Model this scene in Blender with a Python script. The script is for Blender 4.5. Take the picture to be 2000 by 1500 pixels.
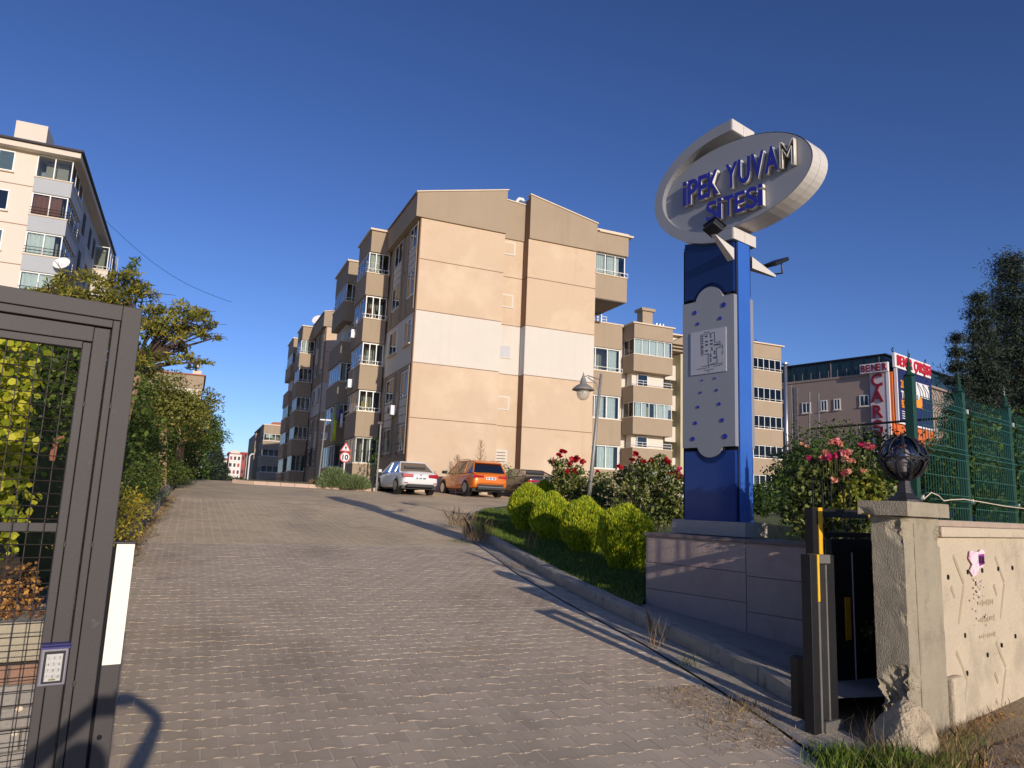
import bpy, bmesh, math, random
import numpy as np
from mathutils import Vector, Matrix, noise as mnoise
random.seed(7); rng = np.random.default_rng(7)
SC = bpy.context.scene
for o in list(bpy.data.objects): bpy.data.objects.remove(o)
COL = SC.collection

# ------------------------------------------------------------------ camera
EYE = 1.62; FPX = 1428.0
YAW, PITCH, ROLL = math.radians(23.17), math.radians(9.4), math.radians(2.3)
cf = Vector((math.sin(YAW)*math.cos(PITCH), math.cos(YAW)*math.cos(PITCH), math.sin(PITCH)))
cr0 = Vector((math.cos(YAW), -math.sin(YAW), 0)); cu0 = cr0.cross(cf)
cr = cr0*math.cos(ROLL) + cu0*math.sin(ROLL); cu = -cr0*math.sin(ROLL) + cu0*math.cos(ROLL)
CAMP = Vector((0, 0, EYE))
cd = bpy.data.cameras.new('camera'); cam = bpy.data.objects.new('camera', cd); COL.objects.link(cam)
cd.sensor_width = 36.0; cd.lens = 36.0*FPX/2000.0; cd.clip_start = 0.05; cd.clip_end = 3000
cam.matrix_world = Matrix((( cr.x, cu.x, -cf.x, 0), (cr.y, cu.y, -cf.y, 0), (cr.z, cu.z, -cf.z, EYE), (0, 0, 0, 1)))
SC.camera = cam

# ------------------------------------------------------------------ daylight
SUN_EL, SUN_AZ = math.radians(13.3), math.radians(177.0)      # azimuth clockwise from +Y, where the sun stands
w = bpy.data.worlds.new('World'); SC.world = w; w.use_nodes = True
nt = w.node_tree; nt.nodes.clear()
sky = nt.nodes.new('ShaderNodeTexSky'); sky.sky_type = 'NISHITA'; sky.sun_disc = False
sky.sun_elevation = SUN_EL; sky.sun_rotation = SUN_AZ; sky.altitude = 900; sky.air_density = 1.0; sky.dust_density = 0.3; sky.ozone_density = 3.0
bg = nt.nodes.new('ShaderNodeBackground'); bg.inputs['Strength'].default_value = 0.0565
wo = nt.nodes.new('ShaderNodeOutputWorld')
gm_ = nt.nodes.new('ShaderNodeGamma'); gm_.inputs[1].default_value = 1.27            # the phone's steeper sky gradient
tn = nt.nodes.new('ShaderNodeMix'); tn.data_type = 'RGBA'; tn.blend_type = 'MULTIPLY'; tn.inputs[0].default_value = 1; tn.inputs[7].default_value = (1.0, 0.98, 1.28, 1)
nt.links.new(sky.outputs[0], gm_.inputs[0]); nt.links.new(gm_.outputs[0], tn.inputs[6]); nt.links.new(tn.outputs[2], bg.inputs[0]); nt.links.new(bg.outputs[0], wo.inputs[0])
sd = bpy.data.lights.new('sun', 'SUN'); sd.energy = 3.1; sd.angle = math.radians(0.5); sd.color = (1.0, 0.88, 0.74)
sun = bpy.data.objects.new('sun', sd); COL.objects.link(sun); sun.location = (0, -20, 20)
sv = Vector((math.sin(SUN_AZ)*math.cos(SUN_EL), math.cos(SUN_AZ)*math.cos(SUN_EL), math.sin(SUN_EL)))
sun.rotation_euler = sv.to_track_quat('Z', 'Y').to_euler()
SC.view_settings.view_transform = 'Standard'; SC.view_settings.look = 'None'
SC.view_settings.exposure = 0.26; SC.view_settings.gamma = 1.0; SC.view_settings.use_curve_mapping = False
SC.render.engine = 'CYCLES'

# ------------------------------------------------------------------ survey helpers: place names on the ground from bearings
def ray(px, py): return cf*FPX + cr*(px-1000) - cu*(py-750)
def at_D(px, py, D):
    d = ray(px, py); t = D/math.hypot(d.x, d.y); return CAMP + d*t
def at_y(px, py, y): d = ray(px, py); return CAMP + d*(y/d.y)
YE, SL, YC = 2.5, .063, 34.0
def G(y, x=0.0):
    if y < YE: return 0.0
    t = y-YE
    z = SL*t*t/2 if t < 1 else SL*(t-.5)
    if y > YC:
        zc = SL*(YC-YE-.5); q = y-YC
        z = zc+SL*q-SL*q*q/24.0 if q < 24 else zc-SL*(q-24)
        if y > 90: z = max(z, zc-SL*42) if y < 200 else zc-SL*42+.02*(y-200)
    return z

# ------------------------------------------------------------------ materials
def lin(c): return tuple(((v/255.0)/12.92 if v/255.0 <= .04045 else ((v/255.0+.055)/1.055)**2.4) for v in c)
MATS = {}
def mat(name, col, rough=.8, var=.12, scale=3.0, bump=0.0, bscale=60.0, metal=0.0, isl=0.0, hue2=None, coat=0.0, spec=.5, stain=None, transl=0.0, obj=0.0, detail=4.0, stretch=None, ws=()):
    """procedural surface: base colour broken up by two noises, optional second hue, per-island and per-object variation, bump"""
    if name in MATS: return MATS[name]
    m = bpy.data.materials.new(name); m.use_nodes = True; n = m.node_tree.nodes; l = m.node_tree.links; n.clear()
    out = n.new('ShaderNodeOutputMaterial'); b = n.new('ShaderNodeBsdfPrincipled'); l.new(b.outputs[0], out.inputs[0])
    b.inputs['Roughness'].default_value = rough; b.inputs['Metallic'].default_value = metal
    b.inputs['Specular IOR Level'].default_value = spec
    if coat: b.inputs['Coat Weight'].default_value = coat; b.inputs['Coat Roughness'].default_value = .08
    tc = n.new('ShaderNodeTexCoord'); mp = n.new('ShaderNodeMapping'); l.new(tc.outputs['Object'], mp.inputs[0])
    if stretch: mp.inputs['Scale'].default_value = stretch
    nz = n.new('ShaderNodeTexNoise'); nz.inputs['Scale'].default_value = scale; nz.inputs['Detail'].default_value = detail; nz.inputs['Roughness'].default_value = .65
    l.new(mp.outputs[0], nz.inputs['Vector'])
    c = lin(col); hi = tuple(min(1, v*(1+var)) for v in c); lo = tuple(v*(1-var) for v in c)
    if hue2: lo = lin(hue2)
    r = n.new('ShaderNodeValToRGB'); r.color_ramp.elements[0].position = .3; r.color_ramp.elements[1].position = .7
    r.color_ramp.elements[0].color = (*lo, 1); r.color_ramp.elements[1].color = (*hi, 1)
    src = nz.outputs[0]
    if isl:
        g = n.new('ShaderNodeNewGeometry'); src = g.outputs['Random Per Island']
        if isl < 1:
            mx0 = n.new('ShaderNodeMix'); mx0.inputs[0].default_value = isl; l.new(nz.outputs[0], mx0.inputs[2]); l.new(g.outputs['Random Per Island'], mx0.inputs[3]); src = mx0.outputs[0]
        r.color_ramp.elements[0].position = .1; r.color_ramp.elements[1].position = .9
    l.new(src, r.inputs[0]); cur = r.outputs[0]
    if stain:
        sc_, colr, amt, p = stain
        n2 = n.new('ShaderNodeTexNoise'); n2.inputs['Scale'].default_value = sc_; n2.inputs['Detail'].default_value = 6; n2.inputs['Roughness'].default_value = .7
        l.new(mp.outputs[0], n2.inputs['Vector'])
        r2 = n.new('ShaderNodeValToRGB'); r2.color_ramp.elements[0].position = p; r2.color_ramp.elements[1].position = min(1, p+.14)
        r2.color_ramp.elements[0].color = (0, 0, 0, 1); r2.color_ramp.elements[1].color = (amt, amt, amt, 1); l.new(n2.outputs[0], r2.inputs[0])
        mx = n.new('ShaderNodeMix'); mx.data_type = 'RGBA'; l.new(r2.outputs[0], mx.inputs[0]); l.new(cur, mx.inputs[6]); mx.inputs[7].default_value = (*lin(colr), 1); cur = mx.outputs[2]
    for wsc, wcol, wamt, wpos, wstr in ws:          # large stains laid out over the place itself
        gp = n.new('ShaderNodeNewGeometry'); m4 = n.new('ShaderNodeMapping'); m4.inputs['Scale'].default_value = wstr; l.new(gp.outputs['Position'], m4.inputs[0])
        n4 = n.new('ShaderNodeTexNoise'); n4.inputs['Scale'].default_value = wsc; n4.inputs['Detail'].default_value = 5; n4.inputs['Roughness'].default_value = .6; l.new(m4.outputs[0], n4.inputs['Vector'])
        r4 = n.new('ShaderNodeValToRGB'); r4.color_ramp.elements[0].position = wpos; r4.color_ramp.elements[1].position = min(1, wpos+.16)
        r4.color_ramp.elements[0].color = (0, 0, 0, 1); r4.color_ramp.elements[1].color = (wamt, wamt, wamt, 1); l.new(n4.outputs[0], r4.inputs[0])
        x4 = n.new('ShaderNodeMix'); x4.data_type = 'RGBA'; l.new(r4.outputs[0], x4.inputs[0]); l.new(cur, x4.inputs[6]); x4.inputs[7].default_value = (*lin(wcol), 1); cur = x4.outputs[2]
    if obj:
        oi = n.new('ShaderNodeObjectInfo'); mr = n.new('ShaderNodeMapRange'); mr.inputs[3].default_value = 1-obj; mr.inputs[4].default_value = 1+obj
        l.new(oi.outputs['Random'], mr.inputs[0]); vm = n.new('ShaderNodeVectorMath'); vm.operation = 'SCALE'; l.new(cur, vm.inputs[0]); l.new(mr.outputs[0], vm.inputs[3]); cur = vm.outputs[0]
    l.new(cur, b.inputs['Base Color'])
    if bump:
        n3 = n.new('ShaderNodeTexNoise'); n3.inputs['Scale'].default_value = bscale; n3.inputs['Detail'].default_value = 5
        l.new(mp.outputs[0], n3.inputs['Vector'])
        bp = n.new('ShaderNodeBump'); bp.inputs['Strength'].default_value = min(1, bump); bp.inputs['Distance'].default_value = .02*max(1, bump); l.new(n3.outputs[0], bp.inputs['Height']); l.new(bp.outputs[0], b.inputs['Normal'])
    if transl:
        t = n.new('ShaderNodeBsdfTranslucent'); l.new(cur, t.inputs[0]); ms = n.new('ShaderNodeMixShader'); ms.inputs[0].default_value = transl
        l.new(b.outputs[0], ms.inputs[1]); l.new(t.outputs[0], ms.inputs[2]); l.new(ms.outputs[0], out.inputs[0])
    MATS[name] = m; return m
def glassmat(name, tint=(.75, .82, .85), refl=.12, rough=.02):
    if name in MATS: return MATS[name]
    m = bpy.data.materials.new(name); m.use_nodes = True; n = m.node_tree.nodes; l = m.node_tree.links; n.clear()
    out = n.new('ShaderNodeOutputMaterial'); t = n.new('ShaderNodeBsdfTransparent'); t.inputs[0].default_value = (*tint, 1)
    g = n.new('ShaderNodeBsdfGlossy'); g.inputs['Roughness'].default_value = rough
    fr = n.new('ShaderNodeFresnel'); fr.inputs[0].default_value = 1.5; ad = n.new('ShaderNodeMath'); ad.operation = 'ADD'; ad.use_clamp = True; ad.inputs[1].default_value = refl
    l.new(fr.outputs[0], ad.inputs[0]); ms = n.new('ShaderNodeMixShader'); l.new(ad.outputs[0], ms.inputs[0]); l.new(t.outputs[0], ms.inputs[1]); l.new(g.outputs[0], ms.inputs[2]); l.new(ms.outputs[0], out.inputs[0])
    MATS[name] = m; return m

# ------------------------------------------------------------------ object helpers
def tag(o, label=None, cat=None, group=None, kind=None):
    if label: o['label'] = label
    if cat: o['category'] = cat
    if group: o['group'] = group
    if kind: o['kind'] = kind
    return o
def empty(name, loc=(0, 0, 0), rz=0.0, label=None, cat=None, group=None):
    o = bpy.data.objects.new(name, None); o.location = loc; o.rotation_euler = (0, 0, rz); o.empty_display_size = .2
    COL.objects.link(o); tag(o, label, cat, group); return o
class MB:
    def __init__(s): s.v = []; s.f = []
    def add(s, vs, fs):
        k = len(s.v); s.v += [tuple(p) for p in vs]; s.f += [tuple(i+k for i in f) for f in fs]; return s
    def box(s, x0, x1, y0, y1, z0, z1, M=None):
        x0, x1 = min(x0, x1), max(x0, x1); y0, y1 = min(y0, y1), max(y0, y1); z0, z1 = min(z0, z1), max(z0, z1)
        vs = [Vector(p) for p in ((x0,y0,z0),(x1,y0,z0),(x1,y1,z0),(x0,y1,z0),(x0,y0,z1),(x1,y0,z1),(x1,y1,z1),(x0,y1,z1))]
        if M is not None: vs = [M @ p for p in vs]
        return s.add(vs, ((0,3,2,1),(4,5,6,7),(0,1,5,4),(1,2,6,5),(2,3,7,6),(3,0,4,7)))
    def tube(s, pts, rad, n=8, cap=True):
        pts = [Vector(p) for p in pts]; m = len(pts); rad = rad if isinstance(rad, (list, tuple)) else [rad]*m
        vs = []; up = None
        for i, p in enumerate(pts):
            d = (pts[min(i+1, m-1)]-pts[max(i-1, 0)]).normalized()
            if up is None: up = Vector((0, 0, 1)) if abs(d.z) < .9 else Vector((1, 0, 0))
            a = d.cross(up).normalized(); b = a.cross(d).normalized(); up = b
            for k in range(n):
                t = 2*math.pi*k/n + (math.pi/4 if n == 4 else 0); vs.append(p + (a*math.cos(t)+b*math.sin(t))*rad[i])
        fs = [(i*n+k, i*n+(k+1) % n, (i+1)*n+(k+1) % n, (i+1)*n+k) for i in range(m-1) for k in range(n)]
        if cap: fs += [tuple(range(n-1, -1, -1)), tuple((m-1)*n+k for k in range(n))]
        return s.add(vs, fs)
    def prism(s, poly, axis, a, b):
        """poly: 2D outline; axis 'x','y','z' is the extrusion axis from a to b"""
        def P(p, t): return {'x': (t, p[0], p[1]), 'y': (p[0], t, p[1]), 'z': (p[0], p[1], t)}[axis]
        n = len(poly); vs = [P(p, a) for p in poly]+[P(p, b) for p in poly]
        return s.add(vs, [tuple(range(n))[::-1], tuple(range(n, 2*n))]+[(i, (i+1) % n, n+(i+1) % n, n+i) for i in range(n)])
    def lathe(s, prof, n=24, c=(0, 0, 0)):
        m = len(prof); vs = [(c[0]+r*math.cos(2*math.pi*k/n), c[1]+r*math.sin(2*math.pi*k/n), c[2]+z) for r, z in prof for k in range(n)]
        fs = [(i*n+k, i*n+(k+1) % n, (i+1)*n+(k+1) % n, (i+1)*n+k) for i in range(m-1) for k in range(n)]
        return s.add(vs, fs+[tuple(range(n-1, -1, -1)), tuple((m-1)*n+k for k in range(n))])
    def build(s, name, m, parent=None, smooth=False, bevel=0.0, loc=None, fix=True):
        me = bpy.data.meshes.new(name); me.from_pydata(s.v, [], s.f)
        if fix:
            bm = bmesh.new(); bm.from_mesh(me); bmesh.ops.recalc_face_normals(bm, faces=bm.faces); bm.to_mesh(me); bm.free()
        me.materials.append(m); me.update()
        if smooth: me.polygons.foreach_set('use_smooth', [True]*len(me.polygons))
        o = bpy.data.objects.new(name, me); COL.objects.link(o)
        if parent: o.parent = parent
        if loc: o.location = loc
        if bevel:
            b = o.modifiers.new('bevel', 'BEVEL'); b.width = bevel; b.segments = 2; b.limit_method = 'ANGLE'
        return o
def dup_mesh(o, parent, loc=None, rot=None, name=None):
    c = o.copy(); c.parent = parent
    if name: c.name = name
    if loc is not None: c.location = loc
    if rot is not None: c.rotation_euler = rot
    COL.objects.link(c); return c
def copy_tree(o, loc=None, rz=None, label=None):
    c = o.copy(); COL.objects.link(c)
    if loc is not None: c.location = loc
    if rz is not None: c.rotation_euler.z = rz
    if label: c['label'] = label
    for ch in list(o.children):
        d = ch.copy(); COL.objects.link(d); d.parent = c
        for g in list(ch.children):
            e = g.copy(); COL.objects.link(e); e.parent = d
    return c
def np_mesh(name, verts, k, m, parent=None, smooth=False):
    """verts (N*k,3): N separate k-gons"""
    verts = np.ascontiguousarray(verts, dtype=np.float32).reshape(-1, 3); N = len(verts)//k
    me = bpy.data.meshes.new(name); me.vertices.add(N*k); me.vertices.foreach_set('co', verts.ravel())
    me.loops.add(N*k); me.loops.foreach_set('vertex_index', np.arange(N*k, dtype=np.int32))
    me.polygons.add(N); me.polygons.foreach_set('loop_start', np.arange(0, N*k, k, dtype=np.int32)); me.polygons.foreach_set('loop_total', np.full(N, k, dtype=np.int32))
    me.materials.append(m); me.update(calc_edges=True); me.validate()
    o = bpy.data.objects.new(name, me); COL.objects.link(o)
    if parent: o.parent = parent
    return o
def rnd_unit(n): v = rng.normal(size=(n, 3)); return v/np.linalg.norm(v, axis=1)[:, None]
def leaves(name, c, size, m, parent=None, aspect=.5, axis=None, jitter=.6, hexa=False, normal=None, nj=.7):
    """leaf blades (kites) at centres c; axis: preferred long direction, normal: preferred facing"""
    n = len(c); a = rnd_unit(n)
    if axis is not None: a = axis*(1-jitter)+a*jitter; a /= np.linalg.norm(a, axis=1)[:, None]
    q = rnd_unit(n)
    if normal is not None: q = normal*(1-nj)+q*nj
    b = np.cross(q, a); b /= (np.linalg.norm(b, axis=1)[:, None]+1e-9); s = size*(.6+.8*rng.random(n))[:, None]
    nn = np.cross(a, b)
    if hexa:
        v = np.stack([c-a*s*.5, c-a*s*.12+b*s*aspect*.5, c+a*s*.22+b*s*aspect*.38+nn*s*.06, c+a*s*.5+nn*s*.1, c+a*s*.22-b*s*aspect*.38+nn*s*.06, c-a*s*.12-b*s*aspect*.5], 1); return np_mesh(name, v, 6, m, parent)
    v = np.stack([c-a*s*.5, c-a*s*.02+b*s*aspect*.5, c+a*s*.5, c-a*s*.02-b*s*aspect*.5], 1)
    return np_mesh(name, v, 4, m, parent)
def blob_pts(c, r, n, shell=.55):
    d = rnd_unit(n); q = (shell+(1-shell)*rng.random(n)**.5)[:, None]
    f = 1+.22*np.sin(d[:, :1]*5+c[0]*3)*np.cos(d[:, 1:2]*6+c[1])+.12*np.sin(d[:, 2:3]*9)
    return np.array(c)[None]+d*np.array(r)[None]*q*f, d
def text_mesh(name, s, size, depth, m, parent, M, align='LEFT', bold=0.0, sx=1.0):
    c = bpy.data.curves.new(name, 'FONT'); c.body = s; c.size = size; c.extrude = depth/2; c.align_x = align; c.offset = bold; c.resolution_u = 3
    o = bpy.data.objects.new(name, c); COL.objects.link(o); bpy.context.view_layer.update()
    me = bpy.data.meshes.new_from_object(o.evaluated_get(bpy.context.evaluated_depsgraph_get())); bpy.data.objects.remove(o); bpy.data.curves.remove(c)
    me.transform(M @ Matrix.Diagonal((sx, 1, 1, 1))); me.materials.clear(); me.materials.append(m)
    o = bpy.data.objects.new(name, me); COL.objects.link(o); o.parent = parent; return o
AF = math.radians(16.0)                       # the street wall, the sign and the shopping hall stand turned 16 degrees to the housing blocks
U = Vector((math.cos(AF), math.sin(AF), 0)); V = Vector((-math.sin(AF), math.cos(AF), 0))
# ================================================================== SETTING
def lerp_tab(tab, y):
    if y <= tab[0][0]: return tab[0][1]
    for (a, va), (b, vb) in zip(tab, tab[1:]):
        if y <= b: return va+(vb-va)*(y-a)/(b-a)
    return tab[-1][1]
def sheet(name, ys, xL, xR, dz, m, nx=1, kind='structure', zf=None):
    vs = []; fs = []
    for y in ys:
        a, b = xL(y), xR(y)
        for i in range(nx+1):
            x = a+(b-a)*i/nx; vs.append((x, y, (zf(x, y) if zf else G(y))+dz))
    for j in range(len(ys)-1):
        for i in range(nx):
            k = j*(nx+1)+i; fs.append((k, k+1, k+nx+2, k+nx+1))
    o = MB().add(vs, fs).build(name, m, fix=False); tag(o, kind=kind); return o
m_soil = mat('soil', (150, 132, 104), .95, .2, 1.2, .5, 30, stain=(4, (110, 98, 74), .7, .5))
m_sand = mat('joint_sand', (222, 208, 186), .95, .15, 9, .4, 120, stain=(2.2, (170, 152, 126), .6, .5))
m_paver = mat('concrete_paver', (210, 190, 162), .85, .10, 2.2, .5, 180, obj=.10, isl=.5, stain=(.8, (176, 154, 126), .55, .5), ws=((.5, (150, 134, 112), .6, .52, (1, .35, 1)), (1.6, (222, 202, 170), .45, .56, (1, 1, 1)), (.9, (120, 108, 96), .5, .62, (1, 1, 1))))
m_paver2 = mat('concrete_paver_worn', (218, 196, 160), .85, .10, 1.2, .5, 150, isl=.45, stain=(.5, (168, 150, 126), .5, .5), ws=((.5, (176, 158, 130), .6, .52, (1, .35, 1)), (1.6, (222, 202, 170), .45, .56, (1, 1, 1)), (.9, (120, 108, 96), .5, .62, (1, 1, 1))))
m_park = mat('paved_parking', (212, 190, 154), .9, .10, .6, .5, 25, stain=(.35, (168, 150, 126), .6, .5), ws=((.5, (176, 158, 130), .6, .52, (1, .35, 1)), (1.6, (222, 202, 170), .45, .56, (1, 1, 1)), (.9, (120, 108, 96), .5, .62, (1, 1, 1))))
m_kerb = mat('kerb_concrete', (176, 166, 150), .9, .14, 5, .7, 60, stain=(9, (92, 86, 80), .75, .56))
m_kerbd = mat('kerb_concrete_dark', (120, 115, 106), .9, .18, 4, .7, 50, stain=(7, (60, 57, 52), .7, .54))
m_pink = mat('kerb_pinkish', (205, 180, 160), .9, .08, 4, .3, 50, obj=.06)
m_farroad = mat('far_road', (205, 190, 172), .9, .08, .2)
ysl = [-60, -20, 0, 1.5, 2.5, 2.8, 3.1, 3.5]+[4+i*.5 for i in range(60)]+[34+i*1.0 for i in range(58)]+[100, 150, 200, 300, 500, 900]
sheet('ground', ysl, lambda y: -300, lambda y: 500, -.06, m_soil, 8)
XL = lambda y: lerp_tab([(0, -1.6), (3.2, -1.2), (6, -1.0), (14.6, -.81), (17, -.76), (20.6, -.67), (27, -.57), (32, -.51), (60, -.5)], y)
GUT = [(3.6, 3.85), (4.3, 4.06), (5.27, 4.25), (6.68, 4.47), (8.84, 4.68), (11.28, 5.0), (13.3, 5.42), (15.4, 5.8), (16.4, 5.9)]
XR1 = lambda y: lerp_tab(GUT, y) if y > 3.5 else 3.8+(3.6-y)*1.2
yr = [1.6+i*.25 for i in range(50)]+[14.0]
sheet('driveway', [y for y in yr if y < 14.4]+[14.4], XL, XR1, .004, m_sand)
drive = bpy.data.objects['driveway']
sheet('driveway_upper', [14.4+i*.5 for i in range(24)]+[26.0], XL, lambda y: XR1(y) if y < 15.9 else 34, .004, m_sand)
sheet('parking_area', [26+i*.5 for i in range(40)]+[46, 47, 48, 50, 52, 54, 56, 58, 60, 70, 80, 88], XL, lambda y: 34 if y < 37 else 9.8, .004, m_park)
sheet('far_road', [205, 250, 292], lambda y: -30+y*.1, lambda y: 20.5, .12, m_farroad)

# --- interlocking pavers: each block has wide ends and a narrow waist, laid in running bond
PL, PW, PJ = .207, .168, .0145
def paver_mesh(top=.0040):
    hx, h = PL/2-.0042, PW/2-.0042; q = hx*.42
    ring = [(-hx, -h-PJ), (-q-.018, -h-PJ), (-q+.018, -h+PJ), (q-.018, -h+PJ), (q+.018, -h-PJ), (hx, -h-PJ), (hx, h+PJ), (q+.018, h+PJ), (q-.018, h-PJ), (-q+.018, h-PJ), (-q-.018, h+PJ), (-hx, h+PJ)]
    inn = [(x-math.copysign(.004, x), y-math.copysign(.004, y)) for x, y in ring]
    n = 12; vs = [(x, y, top) for x, y in inn]+[(x, y, top-.0025) for x, y in ring]+[(x, y, -.012) for x, y in ring]
    fs = [tuple(range(n))]+[(i+n, (i+1) % n+n, (i+1) % n, i) for i in range(n)]+[(i+2*n, (i+1) % n+2*n, (i+1) % n+n, i+n) for i in range(n)]
    return vs, fs
pvs, pfs = paver_mesh()
me_p = bpy.data.meshes.new('paver'); me_p.from_pydata(pvs, [], pfs); me_p.materials.append(m_paver)
def px_of(p):
    q = p-CAMP; z = q.dot(cf)
    return (1000+FPX*q.dot(cr)/z, 750-FPX*q.dot(cu)/z, z) if z > .1 else (-999, -999, z)
spots = []
r = 0; y = 3.0
while y < 14.32:
    off = PL/2 if r % 2 else 0.0; k0 = int((XL(y)+.1-off)/PL)-1; x = k0*PL+off
    while x < XR1(y)-PL*.62:
        if x > XL(y)+.12: spots.append((x, y))
        x += PL
    y += PW; r += 1
vis = []; rest = []
for s_ in spots:
    a = px_of(Vector((s_[0], s_[1], G(s_[1]))))
    hid = a[0] < 232 and a[1] > 1050
    (vis if (0 < a[0] < 2000 and a[1] < 1512 and not hid) else rest).append((a[2], s_))
vis.sort(); singles = [s_ for _, s_ in vis[:300]]; rest = [s_ for _, s_ in rest]+[s_ for _, s_ in vis[300:]]
def slope_rx(y): return math.atan2(G(y+.05)-G(y-.05), .1)
for x, y in singles:
    o = bpy.data.objects.new('paver', me_p); COL.objects.link(o); o.parent = drive
    o.location = (x, y, G(y)+.004+random.uniform(-.0012, .0012)); o.rotation_euler = (slope_rx(y)+random.gauss(0, .006), random.gauss(0, .006), random.gauss(0, .004))
def many(name, spots, vs, fs, m, parent, base=.004, dzr=.0012, tilt=.006, rot=0.0):
    P = np.array(vs); n = len(P); V_ = []; 
    for x, y in spots:
        a = slope_rx(y)+random.gauss(0, tilt); b = random.gauss(0, tilt); c_, s_ = math.cos(rot), math.sin(rot)
        X = P[:, 0]*c_-P[:, 1]*s_; Y = P[:, 0]*s_+P[:, 1]*c_
        V_.append(np.stack([x+X, y+Y, G(y)+base+random.uniform(-dzr, dzr)+P[:, 2]+Y*math.tan(a)+X*b], 1))
    V_ = np.concatenate(V_); N = len(spots); me = bpy.data.meshes.new(name)
    F = []; 
    for i in range(N): F += [tuple(k+i*n for k in f) for f in fs]
    me.from_pydata(V_.tolist(), [], F); me.materials.append(m); o = bpy.data.objects.new(name, me); COL.objects.link(o); o.parent = parent; o['kind'] = 'stuff'; return o
many('pavers', rest, pvs, pfs, m_paver, drive)
sp2 = []; x = -.6
c_ = 0
while x < 9.5:
    off = PL/2 if c_ % 2 else 0
    y = 14.5+off
    while y < 25.9:
        if XL(y)+.12 < x < (XR1(y)-.1 if y < 15.9 else 9.5): sp2.append((x, y))
        y += PL
    x += PW; c_ += 1
many('pavers', sp2, pvs, [pfs[0]]+pfs[1:13], m_paver2, bpy.data.objects['driveway_upper'], rot=math.pi/2)

# --- kerb stones along a path
def stones(parent, path, m, w, h, L, dz=0.0, name='kerb_stone', gap=.012, side=1, sink=.06, ch=.03, wob=.011):
    pts = [Vector((x, y, 0)) for x, y in path]; seg = [(b-a).length for a, b in zip(pts, pts[1:])]; tot = sum(seg)
    def at(t):
        for (a, b), s_ in zip(zip(pts, pts[1:]), seg):
            if t <= s_: return a+(b-a)*t/s_, (b-a).normalized()
            t -= s_
        return pts[-1], (pts[-1]-pts[-2]).normalized()
    n = max(1, round(tot/L)); out = []
    for i in range(n):
        a, _ = at(tot*i/n); b, _ = at(tot*(i+1)/n-gap); d = (b-a).normalized(); nr = Vector((d.y, -d.x, 0))*side
        za, zb = G(a.y)+dz, G(b.y)+dz; vs = []
        for p, z in ((a, za), (a+(b-a)*.33, za+(zb-za)*.33), (a+(b-a)*.66, za+(zb-za)*.66), (b, zb)):
            j = lambda: random.uniform(-wob, wob)
            for o_, zz in ((j()*.5, -sink), (j()*.5, h-ch), (ch+j(), h), (w, h), (w, -sink)):
                q = p+nr*o_; vs.append((q.x, q.y, z+zz+j()*.6))
        fs = [(0, 1, 2, 3, 4)[::-1], (15, 16, 17, 18, 19)]
        for s_ in range(3):
            for k in range(5): fs.append((s_*5+k, s_*5+(k+1) % 5, s_*5+5+(k+1) % 5, s_*5+5+k))
        out.append(MB().add(vs, fs).build(name, m, parent))
    return out
KB = [(4.57, 4.55), (4.80, 5.63), (4.90, 6.92), (5.03, 8.5), (5.28, 10.4), (5.62, 12.41), (5.95, 14.4), (6.08, 15.4), (6.0, 16.1), (6.3, 17.0), (7.4, 20.4), (9.6, 24.6), (13.5, 29.0)]
gk = empty('garden_kerb', (0, 0, 0)); tag(gk, kind='structure')
stones(gk, KB[:8], m_kerb, .16, .17, .78)
stones(gk, KB[7:], m_kerb, .14, .14, .9)
# concrete gutter strip between kerb and pavers
gu = MB()
ks = lambda y: lerp_tab([(b, a) for a, b in KB[:9]], y)
ygs = [3.9+i*.3 for i in range(41)]
vs = []; 
for y in ygs: vs += [(XR1(y)+.02, y, G(y)+.012), (XR1(y)+.07, y, G(y)+.030), (XR1(y)+.11, y, G(y)+.008), (ks(y)-.02, y, G(y)+.012)]
gu.add(vs, [(4*i+k, 4*i+k+1, 4*i+k+5, 4*i+k+4) for i in range(len(ygs)-1) for k in range(3)])
m_gut = mat('gutter_concrete', (190, 178, 158), .9, .12, 6, .6, 60, stain=(5, (112, 104, 92), .6, .5))
tag(gu.build('gutter', m_gut, fix=False), kind='structure')
# left planting bed and its dark stone kerb
lk = empty('planting_bed_kerb'); tag(lk, kind='structure')
stones(lk, [(-1.0, 5.2), (-.92, 9), (-.86, 12.5), (-.83, 14.6), (-.78, 17), (-.70, 20.6), (-.60, 27), (-.8, 28.6)], m_kerbd, .2, .30, .55, side=-1, wob=.02, ch=.05)
stones(lk, [(-.62, 30.6), (-.55, 33), (-.5, 37), (-.5, 41)], m_kerbd, .25, .32, .8, side=-1, wob=.03, ch=.07)
sheet('planting_bed', [5.2+i*.5 for i in range(70)], lambda y: -14, lambda y: -1.05 if y < 14 else -.9, .24, mat('bed_soil', (160, 140, 96), .95, .25, 3, .8, 25, stain=(6, (190, 160, 90), .7, .5)))
# shallow apron of mortar and dust along the left kerb
sheet('kerb_apron', [9+i*.5 for i in range(40)], lambda y: XL(y)-.05, lambda y: XL(y)+.22+.1*math.sin(y*2.1)+.05*math.sin(y*7), .017, mat('apron_mortar', (196, 176, 140), .95, .12, 4, .5, 60))
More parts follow.
